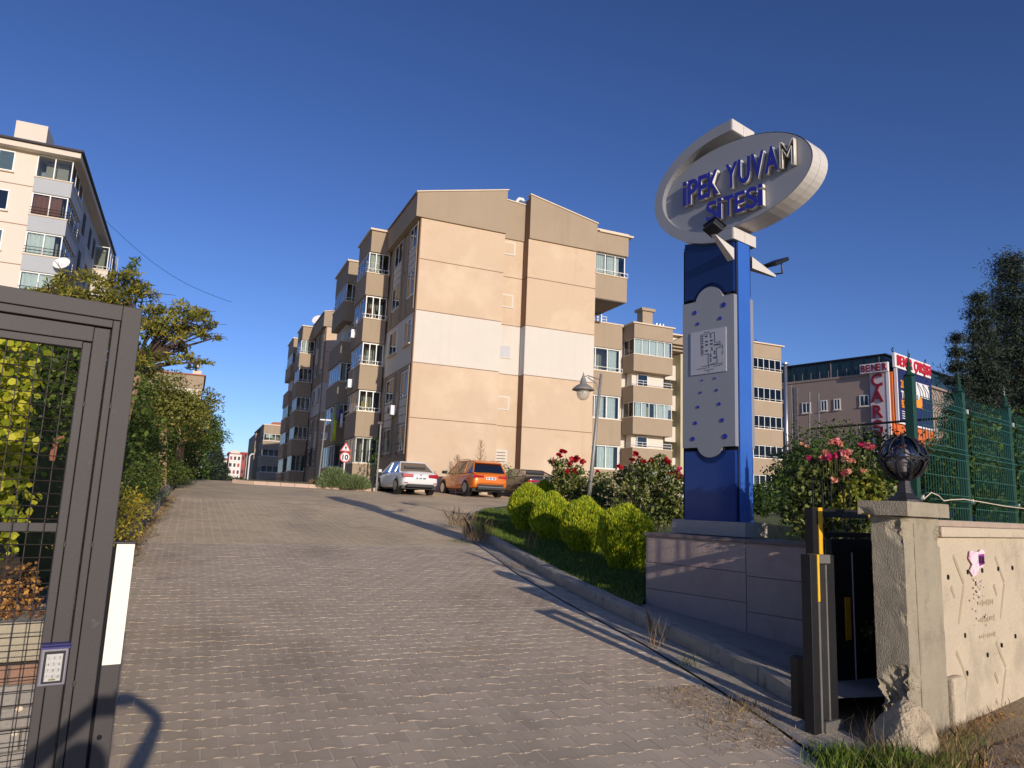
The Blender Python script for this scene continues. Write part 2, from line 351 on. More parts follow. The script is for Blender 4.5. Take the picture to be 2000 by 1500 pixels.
# lawn inside the kerb
def poly_sheet(name, poly, z, m, step=.6, kind='structure'):
    bm = bmesh.new(); vs = [bm.verts.new((x, y, 0)) for x, y in poly]; f = bm.faces.new(vs)
    ys = [p[1] for p in poly]; y = min(ys)+step
    while y < max(ys):
        bmesh.ops.bisect_plane(bm, geom=bm.verts[:]+bm.edges[:]+bm.faces[:], plane_co=(0, y, 0), plane_no=(0, 1, 0)); y += step
    for v in bm.verts: v.co.z = z(v.co.x, v.co.y)
    bm.normal_update()
    me = bpy.data.meshes.new(name); bm.to_mesh(me); bm.free(); me.materials.append(m)
    if me.polygons[0].normal.z < 0: me.flip_normals()
    o = bpy.data.objects.new(name, me); COL.objects.link(o); tag(o, kind=kind); return o
W0 = Vector((5.585, 8.29, 0))                       # far left corner of the sign's retaining wall
lawn_poly = [(a+.13, b) for a, b in KB[3:8]]+[(6.12, 16.1), (6.45, 17.0), (7.5, 20.3), (9.7, 24.5), (13.6, 28.9), (30, 28), (34, 20), (20, 9.5), (8.6, 6.9), (6.9, 7.0), (5.6, 8.4), (5.3, 8.0)]
m_lawn = mat('lawn_soil', (84, 96, 48), .95, .3, 3, .6, 40, stain=(3, (110, 104, 62), .6, .52))
poly_sheet('lawn', lawn_poly, lambda x, y: G(y)+.13, m_lawn)
# paved strip between the kerb and the retaining wall
strip = [(4.72, 4.5), (4.93, 5.6), (5.04, 6.9), (5.15, 8.0), (5.6, 8.3), (5.85, 7.5), (6.1, 6.6), (6.4, 5.5), (6.6, 4.75)]
poly_sheet('paved_strip', strip, lambda x, y: G(y)+.14-max(0, (x-5.1))*.10, mat('strip_slab', (168, 160, 148), .9, .1, 3, .5, 40, stain=(3, (100, 94, 86), .5, .5)))
# bed with juniper in front of the second entrance, pale kerb
bk = empty('shrub_bed_kerb'); tag(bk, kind='structure')
stones(bk, [(8.15, 34.9), (7.3, 35.1), (5.6, 35.5), (4.1, 35.9), (2.6, 36.5), (1.9, 37.4)], m_pink, .18, .16, .62, side=-1, wob=.004)
poly_sheet('shrub_bed', [(8.15, 35.0), (5.6, 35.62), (2.7, 36.6), (2.05, 37.6), (2.6, 46), (10.3, 46), (10.3, 35.0)], lambda x, y: G(y)+.13, mat('bed_dry', (140, 122, 84), .95, .25, 4, .6, 30))
# ================================================================== BUILDINGS
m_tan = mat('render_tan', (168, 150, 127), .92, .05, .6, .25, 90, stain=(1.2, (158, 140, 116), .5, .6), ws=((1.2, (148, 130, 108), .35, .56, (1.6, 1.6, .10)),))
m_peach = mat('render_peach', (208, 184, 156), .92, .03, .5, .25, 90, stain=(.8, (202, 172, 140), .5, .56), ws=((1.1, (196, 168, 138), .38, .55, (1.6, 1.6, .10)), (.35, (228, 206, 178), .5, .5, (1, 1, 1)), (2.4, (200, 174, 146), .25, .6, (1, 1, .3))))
m_white = mat('render_white', (216, 209, 196), .92, .03, .6, .2, 90, ws=((1.1, (206, 194, 176), .45, .55, (1.6, 1.6, .10)),))
m_core = mat('render_groove', (150, 118, 92), .95, .05)
m_copi = mat('coping_pale', (222, 205, 180), .8, .06)
m_frame = mat('upvc_white', (235, 235, 232), .45, .03)
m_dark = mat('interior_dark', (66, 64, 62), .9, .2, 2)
m_inner = mat('interior_wall', (176, 164, 142), .9, .08, 1)
m_curt = mat('curtain_white', (236, 232, 220), .9, .05, 3)
m_curty = mat('curtain_yellow', (214, 190, 120), .9, .08, 3)
m_curtb = mat('curtain_brown', (150, 96, 66), .9, .08, 3)
m_grey = mat('panel_grey', (196, 196, 200), .9, .04)
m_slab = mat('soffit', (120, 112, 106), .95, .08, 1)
m_shaft_shade = mat('shaft_shaded', (140, 112, 88), .95, .08, .7)  # peach render darkened: shade of the recess side put into the colour
m_steel = mat('galvanised', (190, 192, 196), .35, .1, 6, metal=.8)
m_blackmetal = mat('black_grille', (34, 32, 34), .5, .1, 5, metal=.3)
m_glass = glassmat('window_glass', (.55, .62, .66), .02)
m_glassb = glassmat('balcony_glass', (.80, .86, .88), .0)
m_roof = mat('roof_tile_red', (168, 102, 78), .9, .12, 2)
def FM(side, o):
    """facade frame: local x along the facade (left to right seen from outside), local y into the building, z up"""
    if side == 'F': return Matrix.Translation(o)                                              # facade looks toward -Y
    if side == 'L': return Matrix.Translation(o) @ Matrix.Rotation(-math.pi/2, 4, 'Z')        # looks toward -X
    if side == 'R': return Matrix.Translation(o) @ Matrix.Rotation(math.pi/2, 4, 'Z')         # looks toward +X
def window(parent, side, o, w, h, n=2, deep=.10, curtain=None, sill=True, hinge=True):
    """recess frame, mullions, glazing, curtain and backing; o = lower left corner on the facade face"""
    M = FM(side, o); f = MB(); t = .07
    f.box(0, w, deep-.05, deep, 0, t, M); f.box(0, w, deep-.05, deep, h-t, h, M)
    for i in range(n+1):
        x = i*(w-t)/n; f.box(x, x+t, deep-.052, deep+.002, t, h-t, M)
    fo = f.build('window', m_frame, parent)
    MB().box(t, w-t, deep-.03, deep-.022, t, h-t, M).build('pane', m_glass, fo)
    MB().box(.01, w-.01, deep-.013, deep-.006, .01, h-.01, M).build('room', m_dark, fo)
    if curtain:
        cm, a, b = curtain; c = MB(); N = 14
        vs = []; 
        for i in range(N+1):
            x = w*(a+(b-a)*i/N); yy = deep-.0175+.002*math.sin(i*2.2); vs += [M @ Vector((x, yy, .04)), M @ Vector((x, yy, h-.04))]
        c.add(vs, [(2*i, 2*i+2, 2*i+3, 2*i+1) for i in range(N)]); c.build('curtain', cm, fo, fix=False)
    if sill: MB().box(-.06, w+.06, -.06, deep, -.07, -.005, M).build('sill', m_copi, fo)
    return fo
def balcony(parent, x0, x1, y0, y1, zb, zt, zw, side='L', curtains=(), nf=3, ns=4, grille=False, glazed=True, pm=None, rail=True, inset=.1, soff=True, clutter=None):
    """projecting balcony: parapet zb..zt, glazed zt..zw; fronts toward -Y and toward side"""
    par = MB().box(x0, x1, y0, y1, zb, zt).build('balcony', pm or m_tan, parent)
    MB().box(x0-.04, x1+.04, y0-.05, y1+.02, zt+.002, zt+.07).build('coping', m_copi, par)
    xa, xb, ya, yb = x0+(inset if side in 'LB' else 0), x1-(inset if side in 'RB' else 0), y0+inset, y1
    z0, z1 = zt+.07, zw
    MB().box(xa+.35, xb-.35, ya+.9, yb, z0, z1).build('back_wall', m_inner if glazed else m_white, par)
    if not glazed:
        r = MB(); 
        for z in (z0+.25, z0+.5): r.tube([(x0+.05, y0+.05, z), (x1-.05, y0+.05, z)], .025, 6)
        for i in range(5): x = x0+.05+(x1-x0-.1)*i/4; r.tube([(x, y0+.05, z0), (x, y0+.05, z0+.5)], .02, 6)
        r.build('rail', m_frame, par); return par
    f = MB(); t = .06
    for i in range(nf+1):
        x = xa+(xb-xa-t)*i/nf; f.box(x, x+t, ya, ya+.05, z0+.05, z1-.06)
    f.box(xa, xb, ya-.003, ya+.055, z0, z0+.05); f.box(xa, xb, ya-.003, ya+.055, z1-.06, z1)
    for sx in ([xa] if side == 'L' else [xb-.05] if side == 'R' else [xa, xb-.05]):
        f.box(sx-.002, sx+.052, ya+.06, yb, z0, z0+.05); f.box(sx-.002, sx+.052, ya+.06, yb, z1-.06, z1)
        for i in range(1, ns+1):
            y = ya+(yb-ya-t)*i/ns; f.box(sx, sx+.05, y, y+t, z0+.05, z1-.06)
    fo = f.build('window_frame', m_frame, par)
    g = MB().box(xa+t, xb-t, ya+.022, ya+.028, z0+.05, z1-.06)
    if side in 'LB': g.box(xa+.022, xa+.028, ya+t, yb, z0+.05, z1-.06)
    if side in 'RB': g.box(xb-.028, xb-.022, ya+t, yb, z0+.05, z1-.06)
    g.build('pane', m_glassb, par)
    for cm, a, b, lo, hi in curtains:
        N = 16; vs = []
        for i in range(N+1):
            x = xa+.08+(xb-xa-.16)*(a+(b-a)*i/N); yy = ya+.16+.035*math.sin(i*2.1); vs += [(x, yy, z0+(z1-z0)*lo+.03), (x, yy, z0+(z1-z0)*hi-.03)]
        MB().add(vs, [(2*i, 2*i+2, 2*i+3, 2*i+1) for i in range(N)]).build('curtain', cm, par, fix=False)
    if rail:
        r = MB(); r.tube([(x0-.02, y0-.09, zt+.28), (x1+.02, y0-.09, zt+.28)], .022, 6)
        for i in range(5): x = x0+(x1-x0)*i/4; r.tube([(x, y0-.09, zt+.02), (x, y0-.09, zt+.28)], .014, 5)
        if side == 'L': r.tube([(x0-.09, y0-.09, zt+.28), (x0-.09, y1, zt+.28)], .02, 6)
        r.build('rail', m_frame, par)
    if grille:
        r = MB(); n = 14
        for i in range(n+1): x = x0+(x1-x0)*i/n; r.tube([(x, y0-.04, zt-.02), (x, y0-.04, zw)], .010, 4)
        for z in (zt+.03, zt+(zw-zt)*.5, zw-.05): r.tube([(x0, y0-.04, z), (x1, y0-.04, z)], .014, 4)
        r.build('grille', m_blackmetal, par)
    return par
def drying_rack(parent, x0, y0, z, L=.9):
    r = MB(); r.tube([(x0, y0, z), (x0-L*.3, y0-L, z+.18)], .018, 5); r.tube([(x0+.7, y0, z), (x0+.4, y0-L, z+.18)], .018, 5)
    for i in range(4): t = .3+.23*i; r.tube([(x0-L*.3*t, y0-L*t, z+.18*t), (x0+.7-L*.3*t, y0-L*t, z+.18*t)], .008, 4)
    return r.build('drying_rack', m_frame, parent)

# ---- the near housing block
def housing_block(label, detail=True):
    B = empty('apartment_building', (0, 0, 0), 0, label, 'building', 'tan housing blocks of the estate')
    X0, X1, Y0, Y1 = 10.35, 21.58, 38.0, 59.5; XM, XS = 15.45, 16.98; YM = 38.68; ZB = -1.0; ZT = 17.33
    core = MB(); core.box(X0+.03, XM-.03, Y0+.03, Y1, ZB, ZT); core.box(XM-.03, XS+.03, YM+.03, Y1-.2, ZB, ZT); core.box(XS+.031, X1-.03, Y0+.031, Y1-.01, ZB, ZT)
    core.build('wall', m_core, B)
    zs = [ZB, 3.05, 6.05, 9.08, 12.02, 14.95, ZT+.02]; ms = [m_peach, m_peach, m_peach, m_white, m_peach, m_peach]; g = .022
    for i in range(6):
        a, b = zs[i]+(g if i else 0), zs[i+1]-g; mm = ms[i]
        if i == 0: continue
        if i == 1: a = ZB
        MB().box(X0, XM, Y0, Y0+.2, a, b).build('wall_panel', mm, B)
        MB().box(XM+.01, XS-.01, YM, YM+.15, a+.03, b+.03).build('wall_panel', mm, B)
        MB().box(XS, X1, Y0-.002, Y0+.2, a, b).build('wall_panel', mm, B)
        MB().box(XS-.012, XS+.02, Y0+.02, YM-.01, a, b).build('shaft_panel', m_shaft_shade if mm is not m_white else m_grey, B)  # darker copies of the front colours paint this side's shade
        MB().box(X1-.2, X1+.002, Y0+.21, Y1, a, b).build('wall_panel', mm, B)
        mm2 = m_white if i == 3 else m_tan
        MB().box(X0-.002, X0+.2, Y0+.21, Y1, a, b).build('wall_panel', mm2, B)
    # recessed window strips on the shaded side, windows with blank panels between them
    for ya, yb in ((38.45, 40.15), (41.55, 43.6)):
        for k, (z0, zt) in enumerate(((4.3, 5.75), (7.3, 8.75), (10.25, 11.7), (13.05, 14.5), (15.85, 17.25))):
            window(B, 'L', Vector((X0-.11, yb-.12, z0)), yb-ya-.24, zt-z0, 2, .10, (m_curt, .05, .9) if k % 2 else None, sill=k == 2)
        for a, b in ((5.8, 7.25), (14.55, 15.8)):
            zc = a
            for j in range(3): q = (b-a)/3; MB().box(X0-.06, X0-.003, ya+.1, yb-.1, a+q*j+.03, a+q*(j+1)-.02).build('spandrel_panel', m_white, B)
        for yy in (ya-.12, yb): MB().box(X0-.10, X0-.004, yy, yy+.12, 4.1, 8.95).build('pilaster', m_tan, B); MB().box(X0-.10, X0-.004, yy, yy+.12, 12.15, ZT).build('pilaster', m_tan, B)
        gr = MB()
        for i in range(9): y = ya+.15+(yb-ya-.3)*i/8; gr.tube([(X0-.32, y, 4.1), (X0-.32, y, 5.8)], .014, 4)
        for z in (4.15, 4.7, 5.25, 5.75): gr.tube([(X0-.32, ya+.1, z), (X0-.32, yb-.1, z)], .014, 4); gr.tube([(X0-.32, ya+.1, z), (X0-.05, ya+.1, z)], .014, 4)
        gr.build('grille', m_blackmetal, B)
    MB().box(X0-.05, X0+.01, Y0-.012, Y0+.22, ZB, ZT).build('corner_trim', m_core, B)
    # fascia band under the roof, stepping with the gable
    F = MB(); F.prism([(10.0, 17.34), (XM, 17.34), (XM, 20.0), (10.0, 18.72)], 'y', Y0-.12, Y0+.25); F.build('fascia', m_tan, B)
    MB().prism([(XM+.005, 17.33), (XS-.005, 17.33), (XS-.005, 19.62), (XM+.005, 19.72)], 'y', YM-.1, YM+.25).build('fascia', m_tan, B)
    MB().prism([(XS, 17.34), (X1, 17.34), (X1, 19.1), (XS, 20.05)], 'y', Y0-.12, Y0+.25).build('fascia', m_tan, B)
    MB().box(XS-.004, XS+.3, Y0-.11, YM, 17.35, 19.9).build('fascia', m_shaft_shade, B)
    MB().box(10.0, 10.3, Y0+.251, 44.7, 17.34, 18.68).build('fascia', m_tan, B)
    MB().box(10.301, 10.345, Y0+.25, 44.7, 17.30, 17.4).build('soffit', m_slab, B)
    MB().box(10.0, 10.3, 48.3, Y1, 17.34, 18.68).build('fascia', m_tan, B)
    def strip(a, b, y0, y1, z=.07, o=.06):
        dz = b[1]-a[1]; return MB().prism([(a[0]-o, a[1]), (b[0]+o, b[1]), (b[0]+o, b[1]+z), (a[0]-o, a[1]+z)], 'y', y0, y1).build('roof_edge', m_copi, B)
    strip((10.0, 18.73), (XM, 20.01), Y0-.18, Y0+.3); strip((XM+.1, 19.73), (XS-.1, 19.63), YM-.16, YM+.3); strip((XS, 20.06), (X1, 19.11), Y0-.18, Y0+.3)
    MB().box(9.92, 10.1, Y0-.05, Y1, 18.69, 18.78).build('roof_edge', m_core, B)
    rf = MB().prism([(10.05, 18.6), (XM, 19.45), (XS, 19.45), (X1, 18.9), (X1, 17.4), (10.3, 17.4)], 'y', Y0+.9, Y1).build('roof', m_roof, B)
    tp = MB(); tp.tube([(16.5, 38.9, 19.4), (16.5, 38.9, 19.95), (16.62, 38.9, 20.12), (16.85, 38.9, 20.12), (16.97, 38.9, 19.98)], .11, 10); tp.build('vent_pipe', m_frame, rf, smooth=True)
    # pale utility hatches, louvred one at the bottom
    for k, z in enumerate((3.9, 7.0, 10.05, 13.1, 16.35)):
        h = MB(); x = 15.63; h.box(x, x+.78, YM-.05, YM+.01, z, z+.82); ho = h.build('utility_hatch', m_white, B)
        if k == 0:
            l_ = MB()
            for j in range(4): l_.box(x+.12, x+.66, YM-.065, YM-.052, z+.12+j*.17, z+.17+j*.17)
            l_.build('louvre', m_core, ho)
        else: MB().box(x+.09, x+.69, YM-.058, YM-.052, z+.09, z+.73).build('hatch_door', m_grey if k == 2 else m_peach, ho)
    # top-floor room that juts out on the right, with glazed front
    balcony(B, X1+.002, 23.85, Y0, 43.2, 14.42, 15.95, 17.36, 'R', ((m_curt, .02, .40, 0, 1), (m_curt, .42, .86, 0, 1)), 3, 4)
    MB().box(X1+.003, 23.85, Y0-.12, 43.2, 17.37, 18.62).build('fascia', m_tan, B); MB().box(X1+.1, 24.15, Y0-.25, 43.3, 18.63, 18.74).build('roof_edge', m_copi, B)
    MB().box(X1+.02, 23.9, Y0-.1, 43.2, 18.745, 18.86).build('roof_edge', m_copi, B)
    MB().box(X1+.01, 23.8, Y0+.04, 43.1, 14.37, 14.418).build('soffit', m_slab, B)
    # balcony stacks on the shaded long side
    lv = [(14.32, 15.75, 17.15), (11.3, 12.78, 14.28), (8.3, 9.82, 11.26), (5.38, 6.9, 8.26), (-1, 3.72, 5.34)]
    cs = [((m_curt, .05, .32, 0, 1), (m_curt, .36, .58, 0, 1)), ((m_curtb, .1, .3, 0, .5), (m_curt, .7, .9, 0, .7)), (), ((m_curty, .1, .5, 0, .5),), ((m_curt, .55, .85, 0, 1),)]
    for k, ((zb, zt, zw), c) in enumerate(zip(lv, cs)):
        q = balcony(B, 8.82, X0-.103, 44.6, 48.2, zb, zt, zw, 'L', c, 3, 4, grille=k == 4, rail=k < 4)
        if k in (0, 2): drying_rack(q, 8.85, 44.55, zt+.2)
    MB().box(8.95, X0-.103, 44.55, 48.3, 17.16, 18.55).build('fascia', m_tan, B); MB().box(8.83, X0, 44.4, 48.4, 18.56, 18.68).build('roof_edge', m_copi, B)
    cs2 = [(), (), ((m_curt, .1, .4, 0, 1),), ((m_curt, .1, .3, 0, 1),), ()]
    for k, ((zb, zt, zw), c) in enumerate(zip(lv, cs2)):
        balcony(B, 8.85, X0-.103, 52.2, 57.0, zb, zt, zw, 'L', c, 3, 5, grille=k == 4, rail=k in (0, 1), glazed=k != 1)
    MB().box(8.95, X0-.103, 52.1, 57.1, 17.16, 18.75).build('fascia', m_tan, B); MB().box(8.83, X0, 52.0, 57.2, 18.76, 18.88).build('roof_edge', m_copi, B)
    # lower balcony stack behind the right corner
    if detail:
        l3 = [(12.36, 13.95, 13.95), (8.85, 10.55, 12.1), (5.5, 7.2, 8.6), (2.0, 3.9, 5.45)]
        MB().box(X1+.01, 25.42, 41.0, 46.5, 12.12, 13.75).build('parapet', m_tan, B); MB().box(X1+.01, 25.48, 40.95, 46.5, 13.76, 13.84).build('coping', m_copi, B)
        r = MB()
        for z in (14.0, 14.2): r.tube([(X1, 41.0, z), (24.2, 41.0, z)], .025, 5)
        for x in (22.3, 23.2, 24.2): r.tube([(x, 41, 13.8), (x, 41, 14.2)], .02, 5)
        r.build('rail', m_frame, B)
        balcony(B, X1+.01, 25.42, 41.0, 46.5, 8.95, 10.5, 12.1, 'R', ((m_curt, .78, .98, 0, 1),), 4, 4)
        balcony(B, X1+.01, 25.42, 41.0, 46.5, 5.7, 7.35, 8.93, 'R', ((m_curt, .55, .72, 0, 1), (m_curt, .76, .97, 0, 1)), 4, 4, rail=False)
        balcony(B, X1+.01, 25.42, 41.0, 46.5, -1, 4.1, 5.68, 'R', ((m_curt, .6, .95, 0, 1), (m_curt, .0, .25, 0, 1)), 4, 4, rail=False)
    return B
def ac_unit(parent, x, y, z, side='L'):
    M = FM(side, Vector((x, y, z))); a = MB().box(0, .8, -.32, -.02, 0, .55, M).build('air_conditioner', m_frame, parent, bevel=.02)
    MB().lathe([(.21, 0), (.21, .012), (.03, .02), (.001, .02)], 14).build('fan_grille', m_slab, a)
    g = a.children[0]; g.matrix_local = M @ Matrix.Translation((.3, -.325, .28)) @ Matrix.Rotation(math.pi/2, 4, 'X')
    MB().tube([M @ Vector((.8, -.1, .1)), M @ Vector((.95, -.04, .1)), M @ Vector((.95, -.04, 1.3))], .02, 5).build('pipe', m_white, a)
B1 = housing_block('large tan housing block with a blank peach and white gable wall behind the parked cars')
B2 = copy_tree(B1, (0, 31.5, .35), label='second tan housing block further up the drive, front wall mostly in shade')
ac_unit(B1, 10.25, 41.3, 6.4); ac_unit(B1, 8.82, 47.2, 8.6); ac_unit(B1, 8.82, 47.4, 11.9); ac_unit(B1, 8.85, 55.5, 5.8)
# clothes drying on the second balcony stack
m_cl = {'lime': mat('cloth_lime', (190, 214, 40), .9, .1, 8), 'white': mat('cloth_white', (225, 225, 228), .9, .05), 'blue': mat('cloth_blue', (58, 52, 120), .9, .1), 'grey': mat('cloth_grey', (130, 132, 140), .9, .1), 'navy': mat('cloth_navy', (28, 28, 44), .9, .1)}
def cloth(c, x, y, z, w, h, label, name='hanging_cloth'):
    N = 8; vs = []
    for i in range(N+1):
        t = i/N-.5
        for z_, s in ((z, .8), (z-h*.5, 1.0), (z-h, 1.05)): vs.append((x+t*w*s*.25+.03*math.sin(i*1.9), y-t*w*s, z_-.03*abs(math.sin(i*1.3))))
    fs = [(3*i+k, 3*i+3+k, 3*i+4+k, 3*i+1+k) for i in range(N) for k in (0, 1)]
    o = MB().add(vs, fs).build(name, m_cl[c], fix=False, smooth=True); s = o.modifiers.new('thick', 'SOLIDIFY'); s.thickness = .02
    tag(o, label, 'laundry', 'laundry hung out below the shaded balconies'); return o
cloth('lime', 8.62, 50.7, 8.0, .45, 2.5, 'long lime green cloth hanging from the shaded balcony')
cloth('white', 8.6, 51.6, 7.9, .22, 2.4, 'narrow white cloth strip left of the lime green cloth')
cloth('grey', 8.66, 50.3, 8.1, .5, 1.2, 'short pale grey garment right of the lime green cloth')
cloth('blue', 8.72, 49.3, 7.5, .55, .9, 'blue and purple shirt hanging lowest beside the lit balcony')
cloth('white', 8.74, 49.0, 7.2, .35, .9, 'small white cloth half behind the blue shirt')
cloth('navy', 8.64, 51.8, 8.0, .35, 1.1, 'dark navy garment between the white strip and the lime cloth')

def dish(loc, r, az, label, name='satellite_dish', tilt=.5):
    D = empty(name, loc, az, label, 'satellite dish')
    prof = [(0.001, -.06), (r*.5, -.04), (r*.8, 0), (r, .05), (r*1.01, .06), (r*.99, .062), (r*.5, -.025), (.001, -.04)]
    m = MB().lathe(prof[:-1]+[(.001, -.045)], 20); R_ = Matrix.Rotation(math.pi/2-tilt, 4, 'X'); m.v = [tuple(R_ @ Vector(p)+Vector((0, 0, r))) for p in m.v]
    m.build('reflector', m_frame, D, smooth=True)
    MB().tube([(0, .1, -.3), (0, .08, r*.6), (0, .03, r)], .03, 6).build('mast', m_steel, D)
    MB().tube([(0, -.05, .1), (0, -r*1.0, r*.9)], .015, 5).build('feed_arm', m_steel, D); return D
p = at_y(620, 640, 76); dish((p.x, p.y, p.z+.2), .62, -.5, 'white satellite dish on the roof edge of the second tan block')

# ---- third block, far down the drive, lower because the ground drops
def far_block():
    B = empty('apartment_building', (0, 0, 0), 0, 'small distant tan block with reddish roof and white balcony at the end of the drive', 'building', 'tan housing blocks of the estate')
    y = 130.0; x0, x1 = 10.35, 13.25; zb = -4
    MB().box(x0+1.2, 22, y+1.5, y+26, zb, 13.0).build('wall', m_tan, B)
    MB().box(x0-.6, x0+1.19, y+9, y+26, zb, 12.6).build('wall', m_tan, B)
    for k, (a, b, c) in enumerate(((9.35, 10.7, 11.9), (6.6, 8.1, 9.33), (3.6, 5.4, 6.58))):
        balcony(B, x0, x1, y, y+7, a, b, c, 'L', ((m_curt, .1, .5, .4, 1),) if k == 0 else (), 3, 3, rail=False)
    MB().box(x0, x1, y, y+7, 11.92, 13.35).build('fascia', m_tan, B)
    MB().box(x0, x1, y, y+7, -3, 3.59).build('wall', m_tan, B)
    MB().box(x0-.15, x1+3, y-.1, y+20, 13.36, 13.55).build('roof_edge', m_copi, B)
    MB().prism([(x0+.9, 13.56), (x1+4, 13.56), (x1+4, 14.2), (x0+1.4, 14.0)], 'y', y+.5, y+20).build('roof', m_roof, B)
far_block()

# ---- back block seen between the near block and the sign, and its balcony tower right of the sign
def back_block():
    B = empty('apartment_building', (0, 0, 0), 0, 'tan housing block with stacked white glazed balconies seen on both sides of the sign', 'building', 'tan housing blocks of the estate')
    Y = 60.0; MB().box(32, 55.4, Y+.3, Y+12, -1, 19.2).build('wall', m_white, B)
    MB().box(32, 37.3, Y+.12, Y+.298, 17.3, 19.2).build('fascia', m_tan, B)
    MB().box(32, 55.0, Y-.3, Y+12, 19.21, 19.35).build('roof_edge', m_copi, B)
    # cream wall strips, panels and small windows between the stacks
    for k, z in enumerate((15.4, 12.3, 9.25, 6.2)):
        MB().box(32, 37.2, Y+.2, Y+.297, z-1.3, z-.15).build('wall_panel', m_peach if k in (1, 3) else m_white, B)
        window(B, 'F', Vector((35.3, Y+.18, z+.1)), 1.1, 1.45, 2, .10, (m_curt, .1, .5) if k % 2 else (m_curt, .3, .95))
    MB().tube([(36.6, Y, 0), (36.6, Y, 17)], .09, 8).build('drainpipe', m_copi, B); MB().tube([(36.95, Y, 0), (36.95, Y, 17)], .05, 8).build('drainpipe', m_copi, B)
    # first stack
    lv = [(14.69, 16.3, 17.9, True, ((m_curt, .0, .98, 0, 1),)), (11.76, 13.25, 14.68, False, ()), (8.68, 10.25, 11.75, True, ((m_curt, .05, .35, 0, 1), (m_curt, .55, .95, 0, 1))), (5.8, 7.35, 8.67, False, ()), (1, 4.3, 5.79, True, ())]
    for k, (a, b, c, gl, cu_) in enumerate(lv):
        q = balcony(B, 37.4, 41.85, Y-1.8, Y+.1, a, b, c, 'L', cu_, 5, 2, glazed=gl, rail=False)
        if not gl: window(q, 'F', Vector((38.4, Y-.95, b+.15)), 1.2, c-b-.25, 1, .06, None, sill=False)
    MB().box(37.4, 41.85, Y-1.85, Y+.1, 17.91, 19.3).build('fascia', m_tan, B); MB().box(37.2, 42.05, Y-2.0, Y+.1, 19.31, 19.43).build('roof_edge', m_copi, B)
    # side wall with dark openings and the tall cream service shaft
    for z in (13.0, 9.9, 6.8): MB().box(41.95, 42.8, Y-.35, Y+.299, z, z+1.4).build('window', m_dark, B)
    for z in (14.5, 11.45, 8.35, 5.3): MB().box(41.95, 43.2, Y-.45, Y+.25, z, z+1.5).build('wall_panel', m_white, B)
    sh = MB().box(43.25, 48.0, Y-1.2, Y+.28, 5.2, 17.1).build('service_shaft', mat('shaft_olive', (196, 186, 150), .9, .05, .5), B)
    for z in (17.3, 17.65, 18.0): MB().box(42.2, 48.5, Y-1.3, Y+.2, z, z+.16).build('ledge', m_tan, B)
    MB().prism([(42.2, 18.2), (50, 18.2), (50, 22.0)], 'y', Y-1, Y+.2).build('gable', m_tan, B)
    MB().box(42.0, 48.3, Y-1.5, Y+.2, 3.9, 4.15).build('ledge', m_white, B)
    ch = MB().box(40.2, 41.4, Y+1.0, Y+2.0, 19.5, 21.6).build('chimney', m_tan, B); MB().box(40.0, 41.6, Y+.8, Y+2.2, 21.61, 21.9).build('chimney_cap', m_tan, ch)
    for x in (34.2, 34.6, 35.0, 35.4, 41.9, 42.3, 42.7): MB().tube([(x, Y+1, 19.5), (x, Y+1, 20.5)], .1, 8).build('flue', m_steel, B)
    # second stack right of the sign
    x0, x1, yt = 51.5, 55.45, 60.0
    lv = [(14.62, 16.35, 17.68, ((m_curt, .05, .85, 0, 1),)), (11.69, 13.15, 14.6, ((m_curt, .4, .5, 0, .4),)), (8.64, 10.25, 11.67, ((m_curt, .5, .88, 0, 1),)), (5.63, 7.25, 8.62, ((m_curt, .0, .85, 0, 1),)), (-1, 4.2, 5.61, ((m_curt, .1, .4, 0, 1),))]
    for a, b, c, cu_ in lv: balcony(B, x0, x1, yt-2.0, yt+.1, a, b, c, 'L', cu_, 5, 2, rail=True)
    MB().box(x0, x1, yt-2.0, yt+.1, 17.7, 19.15).build('fascia', m_tan, B); MB().box(x0-.2, x1+.3, yt-2.2, yt+.1, 19.16, 19.28).build('roof_edge', m_copi, B)
    an = MB(); an.tube([(54.0, 60, 19.3), (53.8, 60, 20.2)], .03, 5); an.tube([(53.5, 60, 20.0), (54.2, 60, 20.1)], .02, 4); an.build('antenna', m_blackmetal, B)
back_block()

